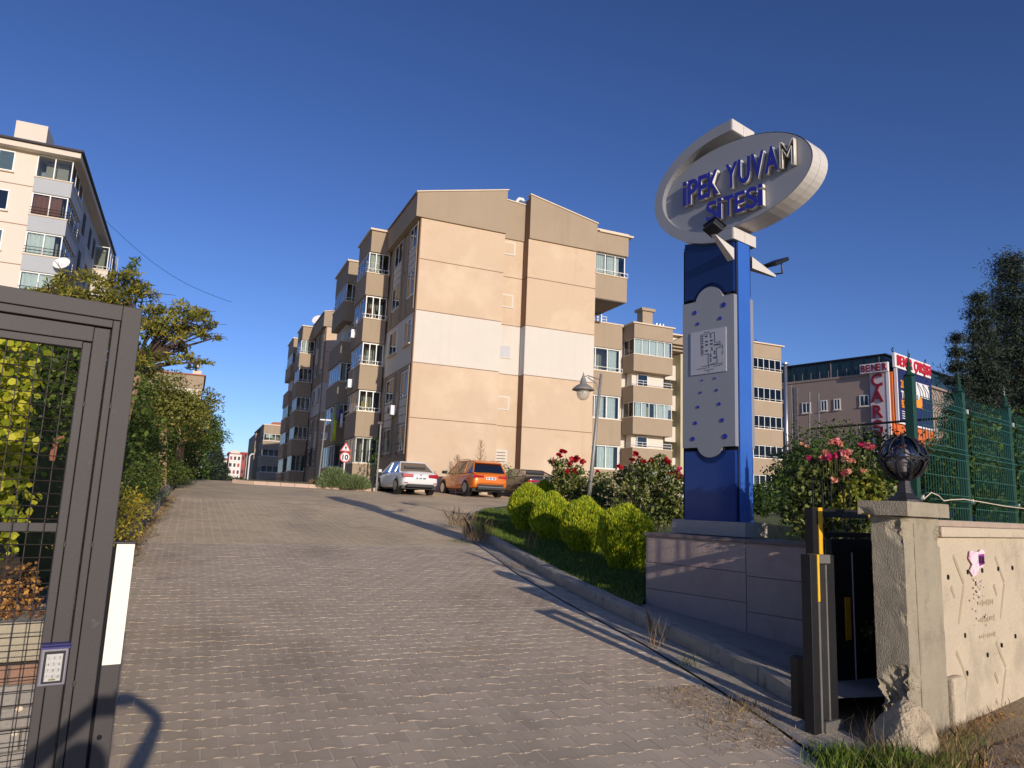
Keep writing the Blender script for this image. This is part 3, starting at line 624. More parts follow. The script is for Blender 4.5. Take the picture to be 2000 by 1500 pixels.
# ---- pale building at the upper left
m_cream = mat('render_cream', (220, 209, 194), .92, .03, .4, .2, 60, stain=(.9, (228, 212, 190), .4, .6))
m_lgrey = mat('render_lightgrey', (176, 180, 184), .92, .03, .5)
m_roofd = mat('roof_dark', (58, 52, 62), .7, .1, 3)
def pale_building():
    B = empty('apartment_building', (0, 0, 0), 0, 'tall pale cream apartment building with grey corner balconies above the iron gate', 'building')
    Y = 51.0; XC = -9.0
    MB().box(-40, XC-1.75, Y, 71.5, -2, 22.2).build('wall', m_cream, B)
    MB().box(XC-1.749, XC, Y+1.6, 71.5, -2, 22.2).build('wall', m_lgrey, B)
    for z in (19.75, 17.25, 14.75, 12.2):
        MB().box(-40, XC-1.76, Y-.012, Y-.001, z, z+.05).build('groove', m_core, B)
    for i, z in enumerate((20.5, 18.0, 15.5, 13.0)):
        for x in (-13.6, -18): window(B, 'F', Vector((x, Y-.09, z)), 1.7, 1.3, 2, .085, (m_curt, .0, 1.0) if i != 1 else None)
    lv = [(19.45, 20.4, 21.9), (16.95, 17.95, 19.43), (14.45, 15.45, 16.93), (11.95, 12.95, 14.43), (6.1, 10.4, 11.93)]
    cc = [(), ((m_curtb, .0, .85, 0, 1),), ((m_curt, .0, .8, 0, 1),), ((m_curt, .0, 1., 0, 1),), ()]
    for k, ((a, b, c), cu_) in enumerate(zip(lv, cc)):
        q = balcony(B, XC-1.745, XC+.28, Y-.12, Y+4.6, a, b, c, 'R', cu_, 2, 3, pm=m_lgrey, rail=False)
        if k in (1, 2, 3):
            r = MB()
            for z in (b+.12, b+.3, b+.5):
                r.tube([(XC-1.74, Y-.2, z), (XC+.36, Y-.2, z)], .02, 5); r.tube([(XC+.36, Y-.2, z), (XC+.36, Y+4.5, z)], .02, 5)
            for i in range(8): r.tube([(XC+.36, Y-.2+i*.65, b), (XC+.36, Y-.2+i*.65, b+1.25)], .022, 5)
            r.build('rail', m_blackmetal, q)
    lv2 = [(17.2, 19.0, 21.0), (13.2, 15.0, 17.0), (10, 11.5, 13.1)]
    for a, b, c in lv2: balcony(B, XC-.5, XC+1.1, 65.5, 71.0, a, b, c, 'R', (), 1, 4, pm=m_cream, rail=True)
    for y in (58.2, 61.5, 64):
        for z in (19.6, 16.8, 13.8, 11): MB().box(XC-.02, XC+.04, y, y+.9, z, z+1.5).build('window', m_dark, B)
    r = MB().box(-41, XC+.75, Y-.8, 72.3, 22.3, 22.42).build('roof', m_roofd, B)
    MB().box(-41, XC+.6, Y-.6, 72, 21.95, 22.29).build('eave', m_cream, B)
    MB().box(-12.2, -10.5, Y+.2, Y+2.4, 22.43, 23.95).build('roof_house', m_cream, B)
    return B
pale_building()
D = dish((-8.6, 50.5, 14.6), .48, -.3, 'white satellite dish on the corner balcony of the pale building')
for (x, y, z, w, h, c, l) in ((-7.7, 66.5, 20.6, 1.0, 2.6, 'navy', 'dark garments hanging at the far corner of the pale building'), (-7.6, 67.6, 20.9, .8, 1.9, 'white', 'white garment hanging beside the dark ones on the pale building')):
    o = cloth(c, x, y, z, w, h, l); o['group'] = 'laundry on the pale building'

# ---- beige block behind the trees, left of the drive
def beige_block():
    B = empty('apartment_building', (0, 0, 0), 0, 'beige gabled block with red roof edge rising behind the trees left of the drive', 'building')
    y = 95.0; MB().box(-16, .05, y, y+14, -4, 13.9).build('wall', m_white, B)
    MB().box(-16.1, .15, y-.12, y+14, 13.95, 15.5).build('fascia', m_tan, B); MB().box(-16.3, .35, y-.3, y+14.2, 15.51, 15.65).build('roof_edge', m_roof, B)
    MB().box(-.6, -.05, y-.05, y-.01, -4, 13.8).build('pilaster', m_peach, B)
    MB().box(-1.2, -.2, y+1, y+2, 15.66, 16.3).build('roof_hatch', m_copi, B)
    for x in (-12, -8, -4.5):
        for z in (10.5, 7.4, 4.3): window(B, 'F', Vector((x, y-.09, z)), 1.6, 1.5, 2, .085, (m_curt, 0, 1))
beige_block()
p = at_y(386, 722, 96); dish((p.x, p.y, 16.3), .42, -.6, 'small white satellite dish on the beige gabled block')

# ---- distant red and white apartments
def distant(x0, x1, zt, y, label, m, arch=False, seed=0):
    B = empty('distant_apartment', (0, 0, 0), 0, label, 'building', 'red and white apartment blocks on the skyline')
    MB().box(x0, x1, y, y+15, -2, zt).build('wall', m, B)
    MB().box(x0-.4, x1+.4, y-.4, y+15, zt+.01, zt+.7).build('roof', m_roofr, B)
    if arch:
        xa, xb = x0+.3, x0+3.6; n = 14; c = (xa+xb)/2; r_ = (xb-xa)/2
        MB().prism([(c+r_*math.cos(math.pi*i/n), zt+.2+r_*.8*math.sin(math.pi*i/n)) for i in range(n+1)], 'y', y-.6, y+4).build('arched_gable', m_cream, B)
    for i in range(int((zt-2)/2.6)):
        for j in range(int((x1-x0)/1.4)):
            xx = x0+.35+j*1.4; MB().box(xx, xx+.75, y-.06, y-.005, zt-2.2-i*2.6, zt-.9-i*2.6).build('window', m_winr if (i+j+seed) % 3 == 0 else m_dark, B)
m_roofr = mat('roof_red_far', (170, 70, 64), .9, .1, .3); m_winr = mat('balcony_red', (176, 84, 78), .9, .1, .3)
m_far = mat('far_white', (226, 220, 212), .9, .04, .2)
distant(9.3, 11.6, 14.2, 300, 'leftmost of the distant white blocks with red trim, beside the dark spruce', m_far, seed=1)
distant(12.2, 16.6, 16.6, 298, 'distant white block with arched gable and red balconies', m_far, True)
distant(16.8, 18.4, 17.0, 302, 'narrow distant block face of dark glass and red rails', mat('far_red', (150, 90, 92), .9, .1, .3), seed=2)
distant(18.6, 26, 16.6, 300, 'rightmost distant white block, partly behind the shaded housing', m_far, seed=0)

# ---- shopping hall at the right
m_mall = mat('mall_render', (154, 136, 126), .92, .05, .4, .2, 40); m_mgl = mat('mall_glazing', (22, 46, 52), .25, .25, 1.2, spec=.6)
m_maroon = mat('letter_maroon', (128, 22, 44), .5, .05); m_redl = mat('letter_red', (196, 24, 52), .5, .05); m_signw = mat('sign_white', (232, 228, 228), .5, .03)
m_orange = mat('mall_orange', (206, 104, 50), .8, .06, 1); m_navy = mat('billboard_navy', (26, 34, 86), .5, .08, .5); m_bo = mat('print_orange', (238, 150, 40), .6, .03)
def mall():
    Dm = 70.0; d = ray(1740, 690); t = Dm/math.hypot(d.x, d.y); P = CAMP+d*t
    sc_ = 100.0/Dm; P = CAMP+d*t
    B = empty('shopping_hall', (P.x*sc_, P.y*sc_, EYE*(1-sc_)), AF, 'beige shopping hall with green glazed top floor, red lettering and a navy billboard', 'building')
    # local: x along U (front recedes right), y along V (side wall recedes to the left); corner at origin
    B.scale = (sc_, sc_, sc_); H = P.z; m_pipe = mat('pipe_grey', (120, 116, 120), .6, .1)
    MB().box(.02, 26, .6, 10.9, 0, 14.15).build('wall', m_mall, B)
    MB().box(.1, 26, .62, 10.8, 14.36, H-.1).build('glazed_storey', m_mgl, B)
    MB().box(-.06, 26, .3, 10.95, 14.16, 14.35).build('ledge', m_mall, B); MB().box(-.1, 26, .4, 11.0, H-.09, H+.05).build('roof_edge', m_blackmetal, B)
    for i in range(9): y = 1+i*1.1; MB().box(.02, .1, y, y+.07, 14.36, H-.1).build('mullion', m_mgl if i % 4 else m_pipe, B)
    for i in range(10): MB().tube([(-.05, 2.2+i*.85, 14.35), (-.05, 2.2+i*.85, 15.0)], .022, 5).build('baluster', m_pipe, B)
    for y, z, w_ in ((2.85, 11.45, .82), (5.2, 11.32, .6), (6.45, 11.3, .62), (8.28, 11.22, .85)): window(B, 'L', Vector((-.06, y, z)), w_, 1.0, 2, .055, (m_curt, 0, .45))
    for k in range(14): MB().box(-.04, .018, 8.75, 9.1, 2+k*.85, 2.75+k*.85).build('stone_block', m_pipe, B)
    fl = MB().tube([(-.4, 9.7, 2), (-.4, 9.7, H+.1)], .16, 12).build('flue', m_steel, B, smooth=True); MB().tube([(-.4, 9.7, H+.15), (-.4, 9.7, H+.3)], .34, 12).build('flue_cap', m_steel, fl)
    for y in (9.25, 9.4): MB().tube([(-.15, y, 2), (-.15, y, 14)], .05, 6).build('pipe', m_pipe, B)
    MB().box(-.12, .01, .45, 1.85, 2, 14.35).build('sign_band', mat('sign_band', (206, 196, 200), .6, .03), B)
    MB().box(-.16, -.02, .20, .44, 2, 14.3).build('corner_strip', m_signw, B); MB().box(-.02, 1.2, .0, .599, 2, 14.3).build('corner_column', m_orange, B)
    ML = lambda y, z: Matrix.Translation((-.2, y, z)) @ Matrix.Rotation(-math.pi/2, 4, 'Z') @ Matrix.Rotation(math.pi/2, 4, 'X')
    for k, ch in enumerate('ÇARŞI'): text_mesh('letter', ch, 1.55, .1, m_maroon, B, ML(1.74 if ch != 'I' else 1.4, 13.12-k*1.38), bold=.035, sx=.95)
    bb = MB().box(-.5, -.2, .12, 2.5, 14.3, 15.1).build('name_board', m_signw, B)
    for k, ch in enumerate('BENER'): text_mesh('letter', ch, .85, .06, m_maroon, bb, Matrix.Translation((-.54, 2.42-k*.455, 14.42)) @ Matrix.Rotation(-math.pi/2, 4, 'Z') @ Matrix.Rotation(math.pi/2, 4, 'X'), bold=.02, sx=.78)
    fb = MB().box(-.25, 7.2, -.4, -.2, 14.62, 15.9).build('name_board', m_signw, B)
    xx = .05
    for ch in 'BENER ÇARŞISI':
        wd = {'I': .32, ' ': .38}.get(ch, .61)
        if ch != ' ': text_mesh('letter', ch, 1.25, .1, m_redl, fb, Matrix.Translation((xx, -.45, 14.85)) @ Matrix.Rotation(math.pi/2, 4, 'X'), bold=.03, sx=.80)
        xx += wd
    bl = MB().box(.3, 7.5, -.3, -.15, 9.95, 14.6).build('billboard', m_navy, B)
    fr = MB(); fr.box(.15, .3, -.34, -.1, 9.8, 14.6); fr.box(.3, 7.5, -.34, -.1, 9.8, 9.95); fr.build('billboard_frame', m_signw, bl)
    for s_, z, mm in (('202', 13.0, m_bo), ('TÜR', 12.05, m_signw), ('BİRİ', 11.25, m_bo)):
        text_mesh('lettering', s_, .95, .04, mm, bl, Matrix.Translation((.85, -.33, z)) @ Matrix.Rotation(math.pi/2, 4, 'X'), bold=.02, sx=.8)
    for k in range(4): MB().box(.95, 2.3, -.32, -.305, 10.9-k*.2, 10.97-k*.2).build('print_line', m_signw, bl)
    MB().box(3.6, 5.2, -.32, -.305, 11.6, 12.7).build('print_block', m_bo, bl); MB().box(4.0, 6.8, -.335, -.321, 12.6, 13.9).build('print_block', m_signw, bl)
    MB().box(.3, 8.0, -.12, .598, 2, 9.75).build('ground_storey', m_orange, B)
    for x in (.2, 3.5, 7.0):
        r = MB(); r.tube([(x, -.1, H), (x, -.1, H+.55), (x+.4, .2, H+.45), (x+.05, -.05, H+.1)], .035, 5); r.build('sign_brace', m_blackmetal, B)
mall()
# ball court frame in front of the hall
fr = empty('ball_court_frame', (0, 0, 0), 0, 'thin grey steel posts and rail of a ball court before the shopping hall', 'court frame')
def cf_at(px, py, D=34): return at_D(px, py, D)
a1, a2 = cf_at(1581, 765), cf_at(1581, 1000); m_cf = mat('court_steel', (112, 112, 116), .6, .1); MB().tube([a1, a2], .035, 6).build('post', m_cf, fr)
a1b, a2b = cf_at(1599, 768, 40), cf_at(1600, 900, 40); MB().tube([a1b, a2b], .035, 6).build('post', m_cf, fr)
for px, py in ((1678, 832), (1660, 845)): MB().tube([cf_at(px, py, 31), cf_at(px, py+120, 31)], .03, 6).build('post', m_cf, fr)
MB().tube([cf_at(1581, 838, 34), cf_at(1700, 828, 31), cf_at(1860, 815, 28)], .045, 6).build('rail', m_blackmetal, fr)
# ================================================================== NEAR THINGS
def on_plane(px, py, P, dr):
    """where the sight line meets the upright plane through P along dr: (distance along dr, height)"""
    d = ray(px, py); a, b, c, e = d.x, -dr.x, d.y, -dr.y; det = a*e-b*c
    s = (P.x*e-b*P.y)/det; t = (a*P.y-c*P.x)/det; return t, EYE+d.z*s
m_blue = mat('panel_blue', (26, 56, 128), .32, .05, 1.5, coat=.4, stain=(1.0, (34, 78, 170), .4, .55)); m_blued = mat('panel_darkblue', (18, 36, 88), .3, .05, coat=.4)  # panel_blue: lighter mottling paints in reflections on the glossy sheet
m_alu = mat('composite_grey', (150, 152, 158), .45, .03, .8, metal=.15); m_aluw = mat('composite_pale', (214, 208, 200), .5, .04, 2, stain=(2, (190, 180, 165), .4, .55))
m_black = mat('gap_black', (16, 16, 24), .9, .05); m_lblue = mat('letter_blue', (44, 48, 150), .4, .05); m_lcream = mat('letter_rim', (232, 226, 212), .5, .05)
m_mapg = mat('map_plate', (176, 178, 188), .5, .03); m_print = mat('map_print', (62, 60, 72), .6, .03)
m_plinth = mat('plinth_stone', (182, 172, 160), .7, .08, 4, .2, 60)
# ---- monument sign
S0 = W0+U*.42
SG = empty('monument_sign', (S0.x, S0.y, 1.345), AF, 'tall blue and grey monument sign with oval name board on the plum wall', 'sign')
Z0 = 1.345
MB().box(-.12, .37, -1.26, -.15, 0, .178).build('plinth', m_plinth, SG, bevel=.006)
MB().box(.0, .29, -1.08, -.255, .18, 3.95).build('column', m_blue, SG)
def arc(cy, cz, r, a0, a1, n=12): return [(cy+r*math.cos(math.radians(a0+(a1-a0)*i/n)), cz+r*math.sin(math.radians(a0+(a1-a0)*i/n))) for i in range(n+1)]
ya, yb, yc = -1.105, -.29, -.72
zt, zb = 4.45-Z0, 2.465-Z0
for xs in ((-.075, -.004), (.294, .365)):
    pan = [(ya, zb), (yc-.20, zb)]+arc(yc, zb+.07, .205, 200, 340)+[(yc+.20, zb), (yb, zb), (yb, zt), (yc+.21, zt)]+arc(yc, zt-.05, .22, 10, 170)+[(yc-.21, zt), (ya, zt)]
    MB().prism(pan, 'x', *xs).build('grey_panel', m_alu, SG)
    x2 = (xs[0]+.02, xs[1]-.0) if xs[0] < 0 else (xs[0], xs[1]-.02)
    up = [(ya+.02, zt+.05), (yc-.24, zt+.05)]+arc(yc, zt-.02, .255, 165, 15)+[(yc+.24, zt+.05), (yb-.02, zt+.05), (yb-.02, 3.98), (ya+.02, 3.85)]
    MB().prism(up, 'x', *x2).build('blue_panel', m_blued, SG)
    lo = [(ya+.02, .18), (yb-.02, .18), (yb-.02, zb-.05), (yc+.235, zb-.05)]+arc(yc, zb+.04, .255, 340, 200)+[(yc-.235, zb-.05), (ya+.02, zb-.05)]
    MB().prism(lo, 'x', *x2).build('blue_panel', m_blue, SG)
MB().box(-.003, .293, -1.095, -.25, .2, 3.9).build('shadow_gap', m_black, SG)
MB().box(.012, .28, -1.118, -1.0951, .18, 3.86).build('blue_panel', mat('panel_blue_side', (56, 104, 190), .3, .06, 2, coat=.5), SG)
PS = S0-U*.075
for cx_, cy_, r_ in ((172,183,13),(341,136,15),(190,248,10),(320,215,11),(216,578,5),(289,567,6),(206,650,7),(300,636,8),(191,735,9),(315,717,10),(176,829,11),(332,812,12),(161,922,13),(349,907,15)):
    t, z = on_plane(1300+cx_/3, 550+cy_/3, PS, V); rr = r_*1.0/3/1428*9.7
    MB().prism([(t+rr*math.cos(i*.4488), z-Z0+rr*math.sin(i*.4488)) for i in range(14)], 'x', -.083, -.0751).build('blue_disc', m_lblue, SG)
_a, _b = on_plane(1419, 690, PS, V)[0], on_plane(1350, 690, PS, V)[0]
mp = MB().box(-.088, -.0752, _a, _b, on_plane(1350, 734, PS, V)[1]-Z0, on_plane(1350, 651, PS, V)[1]-Z0).build('site_map', m_mapg, SG)
pm_ = MB()
def mseg(p, q, w=.006):
    P1, P2 = [on_plane(1340+a/12.5, 630+b/12.5, PS-U*.012, V) for a, b in (p, q)]
    a = Vector((0, P1[0], P1[1]-Z0)); b = Vector((0, P2[0], P2[1]-Z0)); d = (b-a).normalized(); n_ = Vector((0, -d.z, d.y))*w*.5
    vs = [a-n_, b-n_, b+n_, a+n_]; pm_.add([(-.0905, v.y, v.z) for v in vs]+[(-.0885, v.y, v.z) for v in vs], ((0, 1, 2, 3), (4, 5, 6, 7), (0, 1, 5, 4), (2, 3, 7, 6)))
outl = [(365, 310), (700, 240), (705, 490), (835, 460), (840, 600), (745, 620), (748, 800), (770, 970), (600, 1020), (600, 1045)]
for a, b in zip(outl, outl[1:]): mseg(a, b)
outl = [(365, 310), (380, 805), (545, 755), (550, 1050)]
for a, b in zip(outl, outl[1:]): mseg(a, b)
for a, b in (((385, 1085), (560, 1045)), ((270, 1150), (510, 1105)), ((600, 1035), (905, 985)), ((680, 1070), (890, 1025)), ((450, 1170), (670, 1130)), ((890, 530), (890, 640)), ((890, 690), (890, 770)), ((450, 245), (580, 225)), ((530, 1195), (575, 1190)), ((560, 1050), (562, 1110))): mseg(a, b, .007)
for x, y in ((405,340),(408,395),(408,450),(408,510),(410,580),(410,620),(412,690),(412,745),(480,340),(515,335),(485,470),(520,465),(490,550),(520,545),(490,695),(520,690),(605,300),(608,350),(610,440),(640,435),(610,525),(640,520),(635,620),(638,665),(700,545),(735,540),(770,535),(800,530),(700,700),(702,750),(605,780),(608,825),(605,890),(608,940),(685,860),(720,855)):
    mseg((x-13, y), (x+13, y-4), .020)
pm_.build('map_print', m_print, mp)
# oval board and crescent ring
def ell(cy, cz, a, b, a0, a1, n): return [(cy+a*math.cos(math.radians(a0+(a1-a0)*i/n)), cz+b*math.sin(math.radians(a0+(a1-a0)*i/n))) for i in range(n+1)]
oc = (-1.03, 5.995-Z0)
ov = ell(*oc, 1.17, .605, 0, 360, 64)[:-1]
MB().prism(ov, 'x', -.03, .33).build('oval_board', m_alu, SG)
rim = MB(); o1 = ell(*oc, 1.18, .613, 0, 360, 64)[:-1]; n = 64
for xa, xb in ((-.034, .148), (.152, .334)):
    k = len(rim.v); rim.v += [(xa, *p) for p in o1]+[(xb, *p) for p in o1]; rim.f += [(k+i, k+(i+1) % n, k+n+(i+1) % n, k+n+i) for i in range(n)]
rim.build('oval_rim', m_aluw, SG, fix=False)
co = ell(-1.105, 6.035-Z0, 1.30, .845, -90, 90, 40); ci = ell(-1.105, 6.035-Z0, 1.155, .69, 90, -90, 40)
cr_ = MB(); n = 41; vs = []
for xa in (-.11, .15): vs += [(xa, *p) for p in co]
for xa in (-.11, .15): vs += [(xa, *p) for p in ci[::-1]]
fs = []
for i in range(n-1): fs += [(i, i+1, n+i+1, n+i), (2*n+i, 3*n+i, 3*n+i+1, 2*n+i+1), (i, 2*n+i, 2*n+i+1, i+1), (n+i, n+i+1, 3*n+i+1, 3*n+i)]
fs += [(0, n, 3*n, 2*n), (n-1, 2*n-1+0, 4*n-1, 3*n-1)]
cr_.add(vs, fs).build('crescent', m_alu, SG)
cr2 = MB().add([(x+.264 if x > 0 else x+.264, y, z) for x, y, z in vs], fs).build('crescent', m_alu, SG)
for z in (5.19, 6.725): MB().box(-.112, .146, -1.135, -1.106, z-Z0, z+.157-Z0).build('end_cap', m_aluw, SG); MB().box(.152, .412, -1.135, -1.106, z-Z0, z+.157-Z0).build('end_cap', m_aluw, SG)
MB().box(-.02, .31, -1.10, -.5, 3.851, 4.05).build('neck', m_alu, SG)
# raised letters
TM = lambda y, z, x=-.085: Matrix.Translation((x, y, z-Z0)) @ Matrix(((0, 0, -1, 0), (-1, 0, 0, 0), (0, 1, 0, 0), (0, 0, 0, 1)))
def letter_mesh(name, c, w_, h, dep, m, parent, M, bold=.0, hollow=False):
    """one raised capital fitted to width w_ and cap height h; hollow: open channel without its face"""
    cu_ = bpy.data.curves.new(name, 'FONT'); cu_.body = c; cu_.size = 1.0; cu_.extrude = .5; cu_.offset = bold; cu_.resolution_u = 4
    if hollow: cu_.fill_mode = 'NONE'
    o = bpy.data.objects.new(name, cu_); COL.objects.link(o); bpy.context.view_layer.update()
    me = bpy.data.meshes.new_from_object(o.evaluated_get(bpy.context.evaluated_depsgraph_get())); bpy.data.objects.remove(o); bpy.data.curves.remove(cu_)
    xs = [v.co.x for v in me.vertices]; x0, x1 = min(xs), max(xs)
    me.transform(M @ Matrix.Translation((0, 0, 0)) @ Matrix.Diagonal((w_/(x1-x0), h/.70, dep, 1)) @ Matrix.Translation((-x0, bold, 0)))
    me.materials.clear(); me.materials.append(m); o = bpy.data.objects.new(name, me); COL.objects.link(o); o.parent = parent; return o
def bar_i(name, w_, h, dep, m, parent, M, o_=0.0):
    b = MB(); b.box(-o_, w_+o_, -o_, h*.78+o_, -dep/2, dep/2, M); b.box(-o_, w_+o_, h*.9-o_, h*1.06+o_, -dep/2, dep/2, M); return b.build(name, m, parent)
def line(word, pL, pR, cap, dep=.065):
    tL, zL = on_plane(*pL, S0-U*.09, V); tR, zR = on_plane(*pR, S0-U*.09, V)
    adv = {'İ': .36, ' ': .40, 'M': .92, 'E': .66, 'S': .72, 'T': .66, 'P': .72, 'K': .78, 'Y': .80, 'U': .80, 'V': .84, 'A': .84}
    tot = sum(adv[c] for c in word); L_ = tL-tR; x = 0
    for c in word:
        if c != ' ':
            y = tL-L_*x/tot; z = zL+(zR-zL)*x/tot; w_ = L_*adv[c]/tot*(.90 if c != 'İ' else .62); M_ = TM(y, z, -.075); Mf = TM(y, z, -.075-dep/2-.004)
            if c == 'İ':
                o = bar_i('letter', w_, cap, dep, m_lcream, SG, M_); bar_i('letter_face', w_, cap, .006, m_lblue, o, Mf, .004)
            elif c == 'M':
                o = letter_mesh('letter', c, w_, cap, dep*1.05, m_lcream, SG, M_, .02, True); o['label'] = 'letter with its blue face missing'
                sf = o.modifiers.new('wall', 'SOLIDIFY'); sf.thickness = .012; letter_mesh('letter_back', c, w_, cap, .01, mat('channel_inside', (120, 96, 74), .9, .1), o, TM(y, z, -.04), .02)
            else:
                o = letter_mesh('letter', c, w_, cap, dep, m_lcream, SG, M_, .02); letter_mesh('letter_face', c, w_+.006, cap+.004, .006, m_lblue, o, Mf, .022)
        x += adv[c]
line('İPEK YUVAM', (1336, 404), (1556, 318), .335)
line('SİTESİ', (1381, 436), (1496, 399), .27)
# floodlights on brackets
m_fl = mat('floodlight_black', (26, 26, 30), .5, .1)
def flood(y, side):
    b = MB()
    if side < 0:
        b.add([(-.08, -1.12, 3.72), (-.08, -1.02, 3.72), (-.50, -1.06, 3.80), (-.50, -1.12, 3.80), (-.08, -1.12, 3.56), (-.08, -1.02, 3.56)], ((0, 1, 2, 3), (4, 5, 1, 0), (4, 0, 3), (5, 2, 1), (4, 3, 2, 5)))
        o = b.build('floodlight', m_aluw, SG)
        M = Matrix.Translation((-.47, -1.08, 3.90)) @ Matrix.Rotation(.55, 4, 'Y') @ Matrix.Rotation(-.3, 4, 'Z')
        MB().box(-.085, .085, -.11, .11, -.05, .04, M).build('housing', m_fl, o, bevel=.01); MB().box(-.10, .10, -.125, .125, .041, .052, M).build('hood', m_fl, o)
    else:
        b.add([(.37, -1.10, 3.72), (.37, -1.0, 3.72), (.95, -1.06, 3.60), (.95, -1.10, 3.60), (.37, -1.10, 3.56), (.37, -1.0, 3.56), (.95, -1.06, 3.57), (.95, -1.10, 3.57)], ((0, 1, 2, 3), (4, 5, 6, 7), (0, 3, 7, 4), (1, 2, 6, 5), (3, 2, 6, 7)))
        o = b.build('floodlight', m_aluw, SG)
        M = Matrix.Translation((.98, -1.08, 3.78)) @ Matrix.Rotation(-.45, 4, 'Y')
        MB().box(-.18, .18, -.12, .12, -.02, .035, M).build('housing', m_fl, o, bevel=.008)
        MB().tube([(.9, -1.08, 3.6), (1.16, -1.08, 3.68), (1.14, -1.08, 3.84)], .012, 5).build('yoke', m_fl, o)
flood(0, -1); flood(0, 1)

# ---- retaining wall under the sign
m_plum = mat('cladding_plum', (178, 158, 148), .75, .07, 1.4, .35, 60, obj=.04, stain=(1.8, (168, 142, 134), .6, .5)); m_cap = mat('cap_dark', (120, 108, 106), .6, .08, 3)
RW = empty('retaining_wall', (W0.x, W0.y, 0), AF, 'low plum stone clad retaining wall with dark cap that carries the blue sign', 'wall')
MB().box(.02, .5, -3.6, -.02, -.3, 1.29).build('core', mat('wall_mortar', (70, 64, 64), .95, .05), RW)
MB().box(.5, 1.3, -3.6, .1, -.3, 1.27).build('planter_fill', m_lawn, RW)
for y0, y1, rows in ((-1.462, .0, [(-.2, .62), (.626, .955), (.961, 1.295)]), (-2.9, -1.472, [(-.2, .52), (.526, .92), (.926, 1.295)]), (-3.6, -2.91, [(-.2, .52), (.526, .92), (.926, 1.295)])):
    for a, b in rows: MB().box(-.012+random.uniform(-.002, .002), .02, y0, y1, a, b).build('cladding_panel', m_plum, RW, bevel=.002)
MB().box(-.011, .5, .001, .02, -.2, 1.295).build('cladding_panel', m_plum, RW)
MB().box(-.045, .55, -3.6, .04, 1.297, 1.338).build('cap', m_cap, RW, bevel=.004)

# ---- rough concrete pillar, boundary wall
K = Vector((4.945, 3.962, 0))
m_conc = mat('rough_concrete', (178, 166, 142), .95, .10, 2.5, .9, 110, stain=(3.5, (140, 130, 112), .6, .52)); m_conc2 = mat('wall_plaster', (200, 184, 158), .95, .07, 1.6, .6, 45, stain=(1.3, (164, 152, 128), .6, .5))
def rough(name, x0, x1, y0, y1, z0, z1, m, parent, step, amp, chips=(), seed=0, sc=9):
    bm = bmesh.new(); bmesh.ops.create_cube(bm, size=1)
    for v in bm.verts: v.co = Vector((x0+(v.co.x+.5)*(x1-x0), y0+(v.co.y+.5)*(y1-y0), z0+(v.co.z+.5)*(z1-z0)))
    for ax, a, b in ((0, x0, x1), (1, y0, y1), (2, z0, z1)):
        n_ = Vector((0, 0, 0)); n_[ax] = 1; t = a+step
        while t < b-step*.4: c = Vector((0, 0, 0)); c[ax] = t; bmesh.ops.bisect_plane(bm, geom=bm.verts[:]+bm.edges[:]+bm.faces[:], plane_co=c, plane_no=n_); t += step
    bm.normal_update()
    for v in bm.verts:
        d = mnoise.fractal(v.co*sc+Vector((seed, 0, 0)), 1, 2, 4)*amp
        for c, r, dep in chips:
            q = (v.co-Vector(c)).length/r
            if q < 1: d -= dep*(1-q*q)*(1+1.2*mnoise.noise(v.co*22))
        v.co += v.normal*d
    me = bpy.data.meshes.new(name); bm.to_mesh(me); bm.free(); me.materials.append(m); o = bpy.data.objects.new(name, me); COL.objects.link(o); o.parent = parent; return o
PI_ = empty('gate_pillar', (K.x, K.y, 0), AF, 'rough chipped concrete gate pillar with flat cap under the globe lamp', 'pillar')
rough('shaft', 0, .66, 0, .24, -.1, 1.655, m_conc, PI_, .022, .004, [((.02, 0, 1.56), .13, .035), ((0, .04, .42), .16, .06), ((0, .2, .30), .14, .07), ((.0, .0, .9), .05, .012), ((.0, .02, 1.15), .05, .01), ((.62, 0, 1.5), .09, .03)], 3)
rough('cap', -.06, .72, -.06, .31, 1.657, 1.765, m_conc, PI_, .03, .003, [((-.06, .25, 1.66), .06, .02)], 5)
MB().box(.17, .175, -.006, .0, .1, 1.6).build('form_seam', m_conc, PI_)
BW = empty('boundary_wall', (K.x, K.y, 0), AF, 'long sunlit beige plastered boundary wall carrying the green fence', 'wall')
rough('wall_body', .665, 3.4, .03, .27, -.3, 1.50, m_conc2, BW, .06, .0045, (), 8, 3)
MB().box(3.4, 14, .03, .27, -.3, 1.50).build('wall_body', m_conc2, BW)
MB().box(.68, 14, -.015, .30, 1.503, 1.585).build('coping', m_conc2, BW, bevel=.008); MB().box(.70, 14, .015, .29, 1.587, 1.64).build('coping', mat('coping_worn', (176, 156, 138), .9, .1, 5, .4), BW, bevel=.008)
MB().box(.68, .9, -.04, .03, -.2, .42).build('plinth_patch', m_conc2, BW, bevel=.02)
m_mark = mat('wall_scar', (176, 160, 132), .95, .08, 9)
def mark(p, q, w, y=.0265):
    a, b = Vector((p[0], 0, p[1])), Vector((q[0], 0, q[1])); d = (b-a).normalized(); n_ = Vector((-d.z, 0, d.x))*w*.5
    vs = [a-n_, b-n_, b+n_, a+n_]; MB().add([(v.x, y, v.z) for v in vs]+[(v.x, .04, v.z) for v in vs], ((0, 1, 2, 3), (0, 1, 5, 4), (1, 2, 6, 5), (2, 3, 7, 6), (3, 0, 4, 7))).build('plaster_scar', m_mark, BW)
for ox, oz in ((1.0, 1.35), (1.97, 1.33), (.95, .585), (1.86, .585)):
    mark((ox, oz), (ox+.19, oz-.23), .035); mark((ox+.19, oz-.25), (ox+.03, oz-.55), .03, .0272); mark((ox-.08, oz-.25), (ox-.02, oz-.34), .035)
hb = MB()
